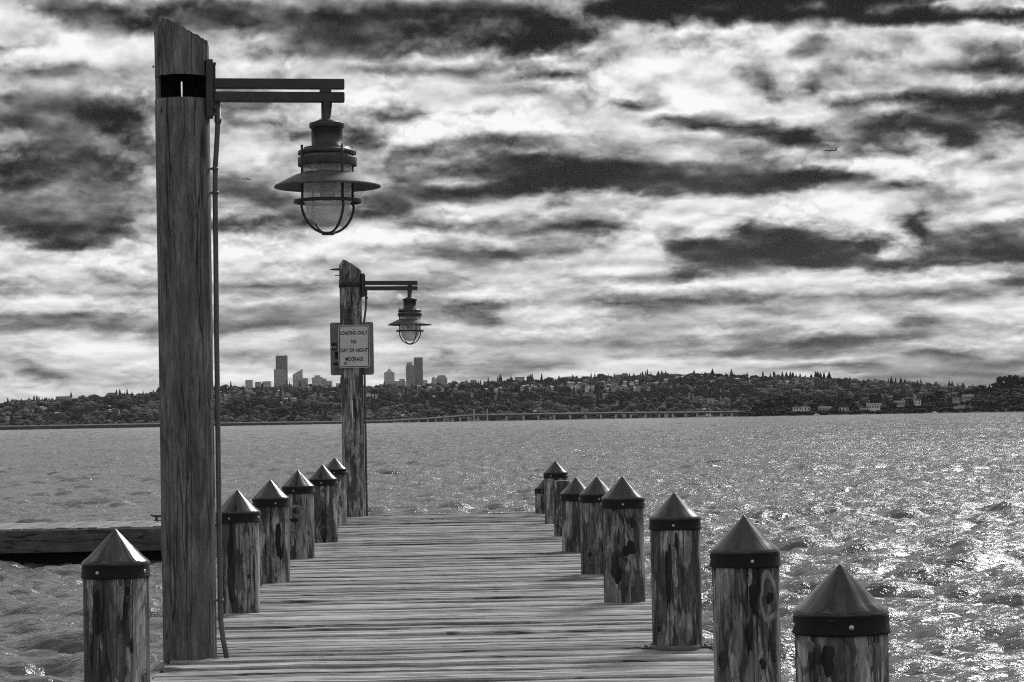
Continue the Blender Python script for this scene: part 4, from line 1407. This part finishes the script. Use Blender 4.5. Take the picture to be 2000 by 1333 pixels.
airliner('airliner', 1622.5, 294, 7000, 37, 'dark airliner flying left across the bright cloud at upper right')
airliner('airliner', 776, 427.5, 21500, 40, 'tiny distant airliner below the near lantern to its right')
for px, py in ((475, 350), (480, 350.5), (483.5, 350), (487.5, 351)):
    p = at(px, py, 420)
    o = empty('bird', p, 'tiny dark bird flying in a line between the tall post and the near lantern', 'bird', 'birds between the tall post and the lantern', hr.uniform(-.4, .4))
    b = MB().lathe([(.01, -.22), (.06, -.12), (.08, 0), (.05, .14), (.01, .24)], 8).build('body', M['bird'], o)
    b.rotation_euler = (0, math.radians(90), 0)
    for s in (-1, 1):
        MB().add([(-.09, 0, .02), (.09, 0, .02), (.05, s * .25, .12), (-.05, s * .25, .12), (.06, s * .5, .06)], [(0, 1, 2, 3), (3, 2, 4)]).build('wing', M['bird'], o)


# ------------------------------------------------------------------ the pier
XL, XR = -1.84, 1.565
YEND = 38.35
pier = tag(obj('pier', None, None, (0, 0, 0)), 'long weathered plank pier running straight out over the lake', 'pier')
pr = np.random.default_rng(3)


def plank_mesh(seed, W, dep, bow=.004):
    """a worn board: rounded, slightly bowed top and ragged ends, W wide along Y"""
    r = np.random.default_rng(seed)
    xs = np.linspace(XL, XR, 9)
    xs[0] += r.uniform(-.012, .012)
    xs[-1] += r.uniform(-.012, .012)
    mb = MB()
    V = []
    for x in xs:
        j = r.uniform(-.0035, .0035)
        zz = r.normal() * bow * .5
        V += [(x, j, -dep), (x, j, -.010 + zz), (x, j + .012, zz), (x, W - .012 + j, zz + r.normal() * .001), (x, W + j, -.010 + zz), (x, W + j, -dep)]
    F = []
    for i in range(len(xs) - 1):
        for k in range(6):
            F.append((i * 6 + k, (i + 1) * 6 + k, (i + 1) * 6 + (k + 1) % 6, i * 6 + (k + 1) % 6))
    F.append(tuple(range(6)))
    F.append(tuple(reversed(range((len(xs) - 1) * 6, len(xs) * 6))))
    mb.add(V, F)
    return mb.mesh('plank', M['plank'])


PL = [plank_mesh(100 + i, .138 + .012 * (i % 3), .05) for i in range(9)]
y = 8.6
while y < YEND:
    k = int(pr.integers(0, 9))
    W = .138 + .012 * (k % 3)
    o = obj('plank', PL[k], pier, (0, y, float(np.clip(pr.normal() * .008, -.018, .016))))
    o.rotation_euler = (math.radians(float(np.clip(pr.normal() * 1.3, -3, 3))), 0, math.radians(float(pr.normal() * .05)))
    y += W + float(np.clip(pr.normal(.015, .009), .004, .038))
MB().box(XL - .085, XL - .012, 8.6, YEND - .02, -.24, -.012, .01).build('edge_beam', M['plank'], pier)
MB().box(XR + .012, XR + .075, 8.6, YEND - .02, -.30, -.035, .01).build('edge_beam', M['beam'], pier)
MB().box(XL - .08, XR + .07, YEND + .02, YEND + .10, -.34, -.02, .01).build('end_beam', M['beam'], pier)
for x in (-1.2, -.4, .4, 1.2):
    MB().box(x - .07, x + .07, 8.6, YEND - .05, -.36, -.075).build('stringer', M['beam'], pier)
for yy in (11.9, 15.6, 19.4, 23.0, 26.8, 30.4, 34.4, 38.0):
    MB().box(XL, XR, yy - .1, yy + .1, -.62, -.365).build('cross_beam', M['beam'], pier)


# ------------------------------------------------------------------ piles
def shaft_mesh(r0_, z0, z1, seed, lean=0.0, top_fn=None, nz=40, n=56, name='shaft', mat='pile', rtop=None):
    """an uneven round timber with shallow flutes and a few long checks cut in"""
    r = np.random.default_rng(seed)
    a = np.linspace(0, 2 * np.pi, n, endpoint=False)
    z = np.linspace(z0, z1, nz)
    A, Z = np.meshgrid(a, z)
    t = (Z - z0) / (z1 - z0)
    rtop = rtop or r0_
    R_ = r0_ + (rtop - r0_) * t
    for k in range(2, 6):
        R_ = R_ + r0_ * .012 / (k - 1) * np.cos(k * A + r.uniform(0, 6) + r.uniform(-1, 1) * t * 2)
    for _ in range(14):
        ac, zc = r.uniform(0, 6.28), r.uniform(z0, z1)
        da = np.angle(np.exp(1j * (A - ac)))
        R_ = R_ + r0_ * r.uniform(-.02, .018) * np.exp(-(da / r.uniform(.15, .5)) ** 2 - ((Z - zc) / r.uniform(.08, .35)) ** 2)
    for _ in range(4):
        ac = r.uniform(0, 6.28)
        i = int(ac / (2 * np.pi) * n)
        lo, hi = sorted(r.uniform(0, 1, 2))
        m = (t[:, 0] > lo - .1) & (t[:, 0] < hi + .1)
        R_[m, i] -= r0_ * r.uniform(.03, .07)
    X = R_ * np.cos(A) + lean * t
    Yv = R_ * np.sin(A)
    if top_fn is not None:
        zt = top_fn(X, Yv, r)
        Z = np.where(t > 1 - 1e-6, zt, np.minimum(Z, zt - (1 - t) * .02))
    V = np.stack([X, Yv, Z], -1).reshape(-1, 3)
    F = []
    for j in range(nz - 1):
        for i in range(n):
            k = (i + 1) % n
            F.append((j * n + i, j * n + k, (j + 1) * n + k, (j + 1) * n + i))
    mb = MB()
    mb.add(V, F, True)
    c = len(mb.v)
    mb.v.append((float(X[-1].mean()), float(Yv[-1].mean()), float(Z[-1].mean())))
    for i in range(n):
        mb.f.append(((nz - 1) * n + i, (nz - 1) * n + (i + 1) % n, c))
        mb.s.append(False)
    return mb.mesh(name, M[mat])


def cap_mesh(R_, seed):
    """formed cap: glossy dented cone, and a flat black band below it"""
    r = np.random.default_rng(seed)
    hb, hc = R_ * .40, R_ * 1.02
    cone = [(R_ * .985, -.004), (R_ * 1.0, 0), (R_ * .998, .005), (R_ * .975, .011), (R_ * .94, .0175), (R_ * .80, hc * .215), (R_ * .60, hc * .415), (R_ * .36, hc * .655), (R_ * .14, hc * .875),
            (R_ * .085, hc * .93), (R_ * .05, hc * .968), (R_ * .02, hc * .992), (.001, hc)]
    band = [(R_ * .93, -hb), (R_ * 1.012, -hb), (R_ * 1.018, -hb + .005), (R_ * .998, -hb + .011), (R_ * .985, -.012), (R_ * .983, -.003)]
    ph = r.uniform(0, 6.28, 4)
    amp = r.uniform(.5, 1.6)
    res = []
    for prof, nm, mt in ((cone, 'cap', 'cap'), (band, 'band', 'band')):
        mb = MB().lathe(prof, 56)
        out = []
        for (x, y_, z) in mb.v:                   # formed by hand: dented and out of round
            a = math.atan2(y_, x)
            f = 1 + .008 * math.cos(2 * a + ph[0])
            if 0.002 < z < hc * .9:
                q = math.sin(math.pi * min(1, z / hc))
                f += amp * q * (.014 * math.cos(3 * a + ph[1]) + .012 * math.cos(5 * a + ph[2]) + .009 * math.cos(8 * a + ph[3]))
            out.append((x * f, y_ * f, z))
        mb.v = out
        res.append(mb.mesh(nm, M[mt]))
    return res


def patch(name, parent, R_, px, py, pcx, Y, w, h, mat, seed, ring=0.0, lobes=0.0):
    """a stripped or knotted place on a pile's face, seen at photo (px, py); w and h in photo pixels"""
    r = np.random.default_rng(seed)
    k = Y / FPX
    a0 = -math.pi / 2 + math.asin(max(-.97, min(.97, (px - pcx) * k / R_))) - parent.rotation_euler.z
    z0 = at(pcx, py, Y - R_).z
    n, m = 28, 5
    ph = r.uniform(0, 6.28, 4)
    mb = MB()
    V, F = [], []
    for j in range(m + 1):
        q = j / m
        for i in range(n):
            t = 2 * math.pi * i / n
            e = 1 + .16 * math.cos(2 * t + ph[0]) + .12 * math.cos(3 * t + ph[1]) + .10 * math.cos(5 * t + ph[2]) + lobes * math.cos(t * 2)
            f = (ring + (1 - ring) * q) * e
            lift = .0045 * math.sin(math.pi * q) if ring else (.005 if q < .8 else -.004)
            if ring and (q == 0 or q == 1):
                lift = -.004
            a = a0 + f * w * .5 * k / R_ * math.cos(t)
            V.append(((R_ + lift) * math.cos(a), (R_ + lift) * math.sin(a), z0 + f * h * .5 * k * math.sin(t)))
    for j in range(m):
        for i in range(n):
            i1 = (i + 1) % n
            F.append((j * n + i, j * n + i1, (j + 1) * n + i1, (j + 1) * n + i))
    mb.add(V, F, True)
    return mb.build(name, M[mat], parent)


# (pile column, what, photo x, y, width, height, ring)
MARKS = [
 (1455, 'scar', 1462, 1165, 26, 80, 0), (1455, 'bare_patch', 1495, 1172, 62, 92, .62), (1455, 'knot', 1495, 1170, 26, 34, 0), (1455, 'scar', 1478, 1298, 20, 30, 0), (1455, 'scar', 1502, 1284, 12, 36, 0),
 (1455, 'scar', 1455, 1240, 15, 90, 0), (1455, 'scar', 1404, 1290, 38, 70, 0), (1455, 'bare_patch', 1436, 1240, 16, 150, 0),
 (1320, 'scar', 1302, 1120, 14, 170, 0), (1320, 'scar', 1318, 1060, 9, 60, 0),
 (1219, 'scar', 1232, 1020, 26, 32, 0), (1219, 'scar', 1228, 1072, 40, 40, 0), (1219, 'bare_patch', 1250, 1060, 12, 90, 0), (1219, 'scar', 1200, 1110, 30, 80, 0),
 (1169, 'knot', 1150, 1084, 10, 14, 0), (1169, 'bare_patch', 1151, 1082, 20, 26, .6),
 (226, 'scar', 196, 1200, 26, 150, 0), (226, 'bare_patch', 240, 1160, 26, 150, 0), (226, 'scar', 262, 1265, 9, 34, 0), (226, 'bare_patch', 256, 1290, 14, 70, 0),
 (466, 'scar', 455, 1100, 22, 160, 0), (466, 'bare_patch', 486, 1070, 16, 90, 0), (466, 'scar', 497, 1110, 6, 60, 0),
 (530.5, 'scar', 548, 1060, 22, 110, 0), (530.5, 'bare_patch', 552, 1050, 7, 70, 0), (530.5, 'bare_patch', 541, 1085, 6, 60, 0),
 (584.5, 'knot', 580, 999, 9, 12, 0), (584.5, 'bare_patch', 581, 999, 26, 26, .62), (584.5, 'scar', 577, 1016, 30, 10, 0), (584.5, 'bare_patch', 584, 1012, 42, 52, .82),
 (633, 'scar', 636, 1010, 14, 30, 0), (633, 'scar', 634, 1046, 12, 26, 0),
 (1640, 'scar', 1600, 1290, 46, 80, 0), (1640, 'bare_patch', 1690, 1285, 40, 70, 0), (1640, 'bare_patch', 1572, 1265, 20, 40, 0),
]
PR, PL_ = 'piles along the right side of the pier', 'piles along the left side of the pier'
# x, y, apex height, cap radius, shaft radius, label
PILES = [
 (None, 1640, 7.95, 1.000, .158, .152, PR, 'nearest capped pile of the right row, cut off by the bottom edge of the view'),
 (None, 1455, 11.55, 1.015, .170, .162, PR, 'capped pile with a big ringed knot and heart shaped scar, second nearest on the right'),
 (None, 1320, 15.45, 1.007, .165, .157, PR, 'straight clean capped pile with a long dark streak, third nearest on the right'),
 (None, 1219, 19.45, 1.015, .177, .167, PR, 'stout capped pile with a scarred right flank, fourth nearest on the right'),
 (None, 1169, 23.1, .930, .172, .166, PR, 'dark capped pile half hidden behind the stout scarred one on the right'),
 (None, 1128, 26.9, .830, .180, .165, PR, 'lower capped pile beside the flat topped uncapped post on the right'),
 (None, 1088.5, 34.3, .884, .172, .165, PR, 'tallest standing capped pile near the far end of the right row'),
 (None, 1068, 37.95, .560, .172, .165, PR, 'shortest capped pile at the far right corner of the pier'),
 (None, 226, 11.75, 1.000, .164, .156, PL_, 'capped pile standing apart to the left of the near lamp post'),
 (None, 466, 19.15, .975, .178, .165, PL_, 'capped pile right behind the near lamp post conduit'),
 (None, 530.5, 22.9, .963, .178, .170, PL_, 'capped pile with pale flaked wood, second behind the near lamp post'),
 (None, 584.5, 26.6, .976, .182, .172, PL_, 'capped pile with swirling ring figure, third behind the near lamp post'),
 (None, 633, 30.3, .965, .184, .175, PL_, 'capped pile fourth behind the near lamp post, two screws showing'),
 (None, 657, 34.7, .986, .172, .165, PL_, 'last capped pile of the left row, just before the far lamp post'),
]
for i, (_, px, Y, apex, rc, rs, grp, lab) in enumerate(PILES):
    X = at(px, 1100, Y).x + (1100 - 960) * 0      # lateral place from its column at that distance
    o = empty('timber_pile', (X, Y, 0), lab, 'pile', grp, float(pr.uniform(0, 6.28)))
    zc = apex - rc * 1.02
    obj('shaft', shaft_mesh(rs, -3.0, zc - .01, 300 + i * 7, nz=46), o)
    cm_, bm_ = cap_mesh(rc, 900 + i)
    c = obj('cap', cm_, o, (0, 0, zc))
    obj('band', bm_, c)
    ph = -math.pi / 2 + float(pr.uniform(-.45, .45)) - o.rotation_euler.z
    mb = None
    for k in range(4):
        a = ph + k * math.pi / 2
        MB().dome((rc * .985 * math.cos(a), rc * .985 * math.sin(a), -rc * .22), (math.cos(a), math.sin(a), 0), .0095, .006, 10).build('bolt', M['bolt'], c)
    for q, (pc_, what, mx, my, mw, mh, rg) in enumerate(MARKS):
        if pc_ == px:
            patch(what, o, rs, mx, my, px, Y, mw, mh, 'bare' if what == 'bare_patch' else 'scar', 2000 + q, rg)
Xu = at(1099.5, 1040, 30.45).x
o = empty('uncapped_post', (Xu, 30.45, 0), 'thin flat topped post without a cap between the right row piles', 'post', PR)
obj('shaft', shaft_mesh(.115, -3.0, .70, 777), o)
# a strap and bolt at the foot of the third right pile
X3 = at(1320, 1270, 15.45).x
kb = MB().lathe([(.166, 0), (.168, .004), (.166, .035), (.158, .036)], 40, (0, 0, .002)).build('pile_collar', M['galv'])
kb.location = (X3, 15.45, .006)
tag(kb, 'thin collar ring round the foot of the straight clean pile on the right', 'collar')
for sx in (-1, 1):
    MB().box(sx * .19 - .035, sx * .19 + .035, -.05, .03, .0, .022, .004).dome((sx * .19, -.01, .022), (0, 0, 1), .014, .012, 8).build('foot_plate', M['metal'], kb)


# ------------------------------------------------------------------ lamp posts
def lantern(parent, loc, s=1.0):
    """caged dock lantern hanging from loc (the underside of the arm)"""
    m = .003282 * s
    px = lambda r_, y_: (r_ * m, -(y_ - 200) * m)
    h = obj('lantern', MB().lathe([px(0, 199), px(10.7, 199), px(10.7, 231), px(14, 233), px(22, 236.5), px(25, 238), px(25, 240), px(34, 240.5), px(34.5, 242), px(34.5, 249), px(33, 250.5),
                                   px(30.5, 251), px(30.5, 286), px(34, 287), px(46, 288.5), px(46, 291), px(50, 293), px(57, 295.5), px(57, 302.5), px(49, 303), px(30, 303), px(0, 303)], 40).mesh('lantern', M['metal']), parent, loc)
    MB().lathe([px(54, 308.5), px(57.5, 308.5), px(58, 310), px(58, 323.5), px(57.5, 325), px(54, 325), px(54, 308.5)], 40).build('band', M['metal'], h)
    MB().lathe([px(48.5, 303), px(48.5, 345), px(47, 357), px(46.5, 390), px(45.5, 396), px(42.5, 412), px(36, 426), px(26, 437), px(13, 442.6), px(0, 444)], 48).build('globe', M['glass'], h)
    MB().lathe([px(0, 303.5), px(21, 304), px(21, 346), px(17, 350), px(15, 384), px(9, 394), px(0, 395)], 24).build('socket', M['black'], h)
    MB().lathe([px(50, 338), px(58, 341), px(62, 342), px(103, 362.5), px(104.5, 364.5), px(104.5, 367), px(103, 367.6), px(101, 366), px(62, 346.5), px(50, 345), px(50, 338)], 64).build('shade', M['metal2'], h)
    ring = MB()
    pts = [(66 * m * math.cos(a), 66 * m * math.sin(a), -(394.5 - 200) * m) for a in np.linspace(0, 2 * math.pi, 41)[:-1]]
    ring.lathe([px(63, 391.5), px(66.5, 391.5), px(67, 394.5), px(66.5, 398), px(63, 398), px(63, 391.5)], 56)
    ring.build('guard_ring', M['metal'], h)
    for k in range(4):
        a = math.radians(-90 + 27 + 90 * k)
        pr_ = [(57, 286), (57, 320), (57, 360), (57, 396)]
        for q in np.linspace(0, 1, 12)[1:]:
            pr_.append((57 * math.cos(q * math.pi / 2) + 3, 396 + 61 * math.sin(q * math.pi / 2)))
        MB().tube([(r_ * m * math.cos(a), r_ * m * math.sin(a), -(y_ - 200) * m) for r_, y_ in pr_], 2.6 * m, 8).build('guard_bar', M['metal'], h)
    MB().lathe([px(0, 454), px(12, 454.5), px(13, 456), px(13, 459), px(11, 460.5), px(0, 461)], 20).build('guard_boss', M['metal'], h)
    return h


def bracket(parent, x, z, s=1.0, droop=1.0):
    """arm assembly; (x, z) is where the upper arm meets the mounting channel, front face at Y 0"""
    m = .003282 * s
    piv = obj('bracket', MB().box(-14 * m, 0, -.055, .055, -77 * m, 36 * m, .003).box(-.002, 5 * m, -.02, .05, -70 * m, 30 * m, .002).mesh('bracket', M['metal']), parent, (x, -.055, z))
    piv.rotation_euler = (0, math.radians(droop), 0)
    for z0 in (0, -26):
        MB().box(0.0025, 256 * m, -.030, .030, (z0 - 19.5) * m, z0 * m, .004).build('arm', M['metal'], piv)
    MB().box(208 * m, 230 * m, -.033, .033, -26.5 * m, -19 * m, .002).build('spacer', M['metal'], piv)
    for zz in (27, -58, -72):
        MB().tube([(3 * m, -.058, zz * m), (3 * m, -.035, zz * m)], 3.2 * m, 8).build('bolt', M['metal2'], piv)
    return piv


def slant_top(z_left, z_right, rough):
    def fn(X, Yv, r):
        R_ = np.abs(X).max()
        t = (X / R_ + 1) / 2
        z = z_left + (z_right - z_left) * t ** 1.25
        z = np.where(t < .16, z - (.16 - t) / .16 * .085 * (abs(z_left - z_right) / .16), z)
        return z + r.normal(size=X.shape[1])[None, :] * rough
    return fn


YN = 15.5
MN = YN / FPX
xb = at(371.5, 1285, YN).x
near = empty('lamp_post', (xb, YN, 0), 'tall near timber lamp post with notched slanted top and caged lantern', 'lamp post', None, math.radians(6.5))


def hz(px):
    return VPY - (px - VPX) * math.tan(ROLL)


def zn(px, py, Y=YN):
    return CAMZ + (hz(px) - py) / FPX * Y


z_low, z_hi = zn(360, 196), zn(360, 152)
obj('post', shaft_mesh(.163, -3.2, z_low, 41, mat='pole', nz=90, n=72, rtop=.172), near)
obj('post_top', shaft_mesh(.176, z_hi, zn(310, 40), 43, mat='pole', nz=26, n=72, top_fn=slant_top(zn(320, 36), zn(412, 88), .006)), near)


def cheek(x0, x1, y_front0, y_front1):
    """what is left of the post inside the notch: the back part, between x0 and x1"""
    R_ = .172
    xs = np.linspace(x0, x1, 12)
    front = [(x, max(-math.sqrt(max(R_ * R_ - x * x, 1e-6)), y_front0 + (y_front1 - y_front0) * (x - x0) / (x1 - x0))) for x in xs]
    back = [(x, math.sqrt(max(R_ * R_ - x * x, 1e-6))) for x in xs[::-1]]
    return front + back


MB().prism(cheek(-.1705, -.135, -.125, -.06), z_low - .002, z_hi + .002, 'z').build('notch_side', M['pole'], near)
MB().prism(cheek(-.1348, -.008, -.05, .06), z_low - .002, z_hi - .014, 'z').build('notch_cheek', M['notch'], near)
MB().prism(cheek(.002, .1705, .05, .02), z_low - .002, z_hi + .002, 'z').build('notch_cheek', M['notch'], near)
MB().dome((-.176, -.02, zn(308, 132)), (-1, 0, 0), .008, .012, 8).build('nail', M['metal'], near)
b = bracket(near, .196, zn(420, 155), 1.0, .25)
lantern(b, ((642 - 421) * MN, 0, -46 * MN))
cx = (432 - 371.5) * MN
zt = zn(430, 200)
cd = MB().tube([(cx + .026, -.055, zt), (cx + .024, -.055, zt - .14), (cx + .016, -.052, zt - .26), (cx + .004, -.05, zt - .42), (cx + .001, -.05, zt - .6), (cx - .003, -.05, 2.0), (cx - .004, -.05, .42),
                (cx - .002, -.06, .24), (cx + .012, -.075, .12), (cx + .036, -.09, -.02)], .0165, 12).build('conduit', M['galv'], near)
MB().lathe([(.0165, 0), (.021, 0), (.021, -.078), (.024, -.080), (.024, -.095), (.021, -.097), (.021, -.11), (.0165, -.112)], 16, (cx + .025, -.055, zt - .03)).build('coupling', M['galv'], cd)
for py in (331, 378, 1170):
    zz = zn(428, py)
    MB().lathe([(.0168, -.009), (.0215, -.009), (.0215, .009), (.0168, .009), (.0168, -.009)], 16, (cx + (-.003 if py > 400 else .002), -.05, zz)).box(cx - .04, cx - .012, -.058, -.042, zz - .006, zz + .006).build('clamp', M['galv'], cd)
for a_ in (.9, 2.5):
    pass

# far post with its two signs
YF = 38.1
MF = YF / FPX
xf = at(692, 1005, YF).x


def zf(px, py):
    return CAMZ + (hz(px) - py) / FPX * YF


far = empty('lamp_post', (xf, YF, 0), 'far timber lamp post at the pier end, carrying the signs', 'lamp post', None, math.radians(5))
obj('post', shaft_mesh(.176, -3.2, zf(690, 507), 57, mat='pile', nz=90, n=64, rtop=.176, top_fn=slant_top(zf(672, 506), zf(713, 530), .004)), far)
zb = zf(690, 554.5)
cl = MB().lathe([(.176, -.06), (.186, -.06), (.186, .06), (.176, .06)], 40, (0, 0, zb)).build('strap', M['metal'], far)
MB().dome((-.012, -.186, zb + .035), (0, -1, 0), .034, .03, 12).build('bolt', M['galv'], cl)
for q in (-.12, .10):
    MB().dome((q, -.150, zb), (q, -1, 0), .012, .04, 8).build('bolt', M['metal'], cl)
b = bracket(far, .212, zf(715, 549.5), 1.0, .6)
lantern(b, ((804.8 - 716) * MF, 0, -46 * MN))
zz = zf(668, 527)
MB().tube([(-.17, -.03, zz), (-.22, -.03, zz), (-.29, -.03, zz), (-.325, -.03, zz - .002)], [.018, .018, .012, .003], 8).build('spike', M['metal'], far)
zz = zf(668, 538.5)
MB().tube([(-.17, -.03, zz), (-.245, -.03, zz)], .008, 8).build('spike', M['metal'], far)
cx = (722 - 692) * MF
zt = zf(720, 567)
cd = MB().tube([(cx + .0, -.055, zt), (cx, -.055, zt - .14), (cx - .012, -.052, zt - .3), (cx - .035, -.05, zt - .45), (cx - .045, -.04, zt - .55), (cx - .047, -.04, 2.2), (cx - .047, -.04, -.02)], .0175, 12).build('conduit', M['galv'], far)
MB().lathe([(.0165, 0), (.022, 0), (.022, -.08), (.027, -.082), (.027, -.095), (.022, -.11), (.0165, -.112)], 16, (cx, -.055, zt - .03)).build('coupling', M['galv'], cd)
t0, t1 = zf(690, 783), zf(690, 817)
tg = MB().box(-.010, .010, -.183, -.178, t1, t0, .002).build('tag', M['white'], far)
tg.location.x = -.012


def rrect(w, h, r, n=6):
    out = []
    for (cx_, cz_, a0) in ((w / 2 - r, h / 2 - r, 0), (-w / 2 + r, h / 2 - r, 90), (-w / 2 + r, -h / 2 + r, 180), (w / 2 - r, -h / 2 + r, 270)):
        for i in range(n + 1):
            a = math.radians(a0 + 90 * i / n)
            out.append((cx_ + r * math.cos(a), cz_ + r * math.sin(a)))
    return out


def ring_mesh(w, h, r, t, y0, y1):
    a, b_ = rrect(w, h, r), rrect(w - 2 * t, h - 2 * t, max(r - t, .004))
    n = len(a)
    V = [(x, y0, z) for x, z in a] + [(x, y0, z) for x, z in b_] + [(x, y1, z) for x, z in a] + [(x, y1, z) for x, z in b_]
    F = []
    for i in range(n):
        k = (i + 1) % n
        F += [(i, n + i, n + k, k), (i, k, 2 * n + k, 2 * n + i), (n + i, 3 * n + i, 3 * n + k, n + k)]
    return MB().add(V, F)


def lettering(name, text, width, height, loc, parent, mat, bold=.0):
    cu = bpy.data.curves.new(name, 'FONT')
    cu.body = text
    cu.size = 1
    cu.align_x = 'CENTER'
    cu.align_y = 'CENTER'
    cu.extrude = .002
    cu.offset = bold
    cu.resolution_u = 3
    tmp = bpy.data.objects.new(name, cu)
    COL.objects.link(tmp)
    dg = bpy.context.evaluated_depsgraph_get()
    me = bpy.data.meshes.new_from_object(tmp.evaluated_get(dg))
    bpy.data.objects.remove(tmp)
    bpy.data.curves.remove(cu)
    co = np.zeros(len(me.vertices) * 3)
    me.vertices.foreach_get('co', co)
    co = co.reshape(-1, 3)
    lo, hi_ = co.min(0), co.max(0)
    c = (lo + hi_) / 2
    x = (co[:, 0] - c[0]) * width / (hi_[0] - lo[0])
    z = (co[:, 1] - c[1]) * height / (hi_[1] - lo[1])
    yv = -(co[:, 2] - lo[2])
    new = np.stack([x, yv * .5, z], -1)
    me.vertices.foreach_set('co', new.ravel())
    me.update()
    me.materials.clear()
    me.materials.append(mat)
    return obj(name, me, parent, loc)


ys = YF - .215
ps = at(691.3, 676.8, ys)
W_, H_ = 60.5 * ys / FPX, 83.5 * ys / FPX
sg = empty('sign', (ps.x, ys, ps.z), 'pale bordered sign lettered LOADING ONLY NO DAY OR NIGHT MOORAGE', 'sign')
MB().prism(rrect(W_, H_, .045), -.003, .003, 'y').build('panel', M['sign'], sg)
ring_mesh(W_ - .022, H_ - .022, .04, .011, -.0052, -.0032).build('border', M['ink'], sg)
sy = H_ / 83.5
for txt, wpx, py, xo in (('LOADING ONLY', 53, 650.5, .2), ('NO', 10, 667.5, 0), ('DAY OR NIGHT', 53.5, 684.5, .4), ('MOORAGE', 35, 701.5, .7)):
    lettering('lettering', txt, wpx * sy, 7.6 * sy, (xo * sy, -.0036, (676.8 - py) * sy), sg, M['ink'], .022)
for dz in (33, -31):
    MB().dome((.001, -.003, dz * sy), (0, -1, 0), .009, .006, 10).build('bolt', M['metal2'], sg)
MB().add([(-22 * sy, -.0034, -36 * sy), (-14 * sy, -.0034, -36.5 * sy), (-14 * sy, -.0034, -31 * sy), (-18 * sy, -.0034, -29 * sy)], [(0, 1, 2, 3)]).build('scuff', M['signback'], sg)
sg.rotation_euler = (0, math.radians(.2), 0)
yb = YF + .19
pb = at(687.5, 681.5, yb)
W2, H2 = 84.5 * yb / FPX, 103 * yb / FPX
s2 = empty('sign', (pb.x, yb, pb.z), 'larger dark sign behind the post, showing only its left and right margins', 'sign')
MB().prism(rrect(W2, H2, .035), -.003, .003, 'y').build('panel', M['signback'], s2)
u = yb / FPX
MB().box((647.5 - 687.5) * u, (658 - 687.5) * u, -.0048, -.0032, (681.5 - 684) * u, (681.5 - 670) * u).build('print_block', M['ink'], s2)
lettering('lettering', 'IVE', 10 * u, 5 * u, ((652.5 - 687.5) * u, -.0052, (681.5 - 678) * u), s2, M['white'], .012)
MB().box((654 - 687.5) * u, (661 - 687.5) * u, -.0048, -.0032, (681.5 - 701) * u, (681.5 - 687) * u).build('print_block', M['ink'], s2)
MB().box((651 - 687.5) * u, (661 - 687.5) * u, -.0048, -.0032, (681.5 - 714) * u, (681.5 - 708) * u).build('print_block', M['ink'], s2)
for k in range(4):
    MB().box((652 - 687.5) * u, (662 - 687.5) * u, -.0044, -.0032, (681.5 - 719.2 - k * 2.6) * u, (681.5 - 718.2 - k * 2.6) * u).build('print_line', M['ink'], s2)
MB().dome(((713 - 687.5) * u, -.003, (681.5 - 726) * u), (0, -1, 0), .014, .012, 8).build('bolt', M['galv'], s2)

# ------------------------------------------------------------------ the low dock at left
YD0, YD1 = 45.6, 48.4
ZD = at(160, 1031, YD0).z
xr = at(402, 1030, YD0).x
xl = -17.0
dock = tag(obj('dock', None), 'low dark sided dock with plank top, floating on the left beyond the near lamp post', 'dock')
x = xl
while x < xr - .1:
    w = .19 + float(pr.uniform(-.01, .01))
    d = MB().box(0, w, 0, YD1 - YD0, -.045, 0, .006).build('plank', M['dockplank'], dock, (x, YD0, ZD + float(pr.normal() * .006)))
    d.rotation_euler = (0, 0, math.radians(float(pr.normal() * .3)))
    x += w + float(pr.uniform(.008, .02))
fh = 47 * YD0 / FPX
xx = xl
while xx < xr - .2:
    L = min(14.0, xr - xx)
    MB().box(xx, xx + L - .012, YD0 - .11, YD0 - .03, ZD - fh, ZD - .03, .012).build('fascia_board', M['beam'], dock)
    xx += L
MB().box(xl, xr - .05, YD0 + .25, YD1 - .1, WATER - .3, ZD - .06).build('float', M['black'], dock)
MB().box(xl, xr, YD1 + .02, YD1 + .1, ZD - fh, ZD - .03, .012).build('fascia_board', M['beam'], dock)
pc = at(313, 1017, YD1 - .25)
ct = empty('mooring_cleat', (pc.x, YD1 - .25, ZD), 'small dark mooring cleat on the low dock beside the near lamp post', 'cleat')
MB().tube([(-.075, 0, .002), (-.075, 0, .085)], [.03, .022], 10).tube([(.075, 0, .002), (.075, 0, .085)], [.03, .022], 10).box(-.13, .13, -.05, .05, .0, .014, .004).build('base', M['metal'], ct)
MB().tube([(-.20, 0, .118), (-.12, 0, .098), (0, 0, .09), (.12, 0, .098), (.20, 0, .118)], [.012, .022, .026, .022, .012], 10).build('horn', M['metal'], ct)

# ------------------------------------------------------------------ air
HAZE = 1.3e-5
if HAZE > 0:
    hm = bpy.data.materials.new('haze')
    hm.use_nodes = True
    T = NT(hm.node_tree)
    T.n.clear()
    v = T.new('ShaderNodeVolumePrincipled')
    v.inputs['Color'].default_value = (.9, .9, .9, 1)
    v.inputs['Density'].default_value = HAZE
    v.inputs['Anisotropy'].default_value = .2
    out = T.new('ShaderNodeOutputMaterial')
    T.l.new(v.outputs[0], out.inputs['Volume'])
    hb = MB().box(-3300, 3500, -70, 10600, -5, 305).build('haze', hm)
    tag(hb, kind='stuff')
cy = scene.cycles
cy.max_bounces = 6
cy.diffuse_bounces = 2
cy.glossy_bounces = 3
cy.transmission_bounces = 5
cy.volume_bounces = 0
cy.use_denoising = False
cy.pixel_filter_type = 'BLACKMAN_HARRIS'
cy.filter_width = 1.1
cy.sample_clamp_indirect = 4.0
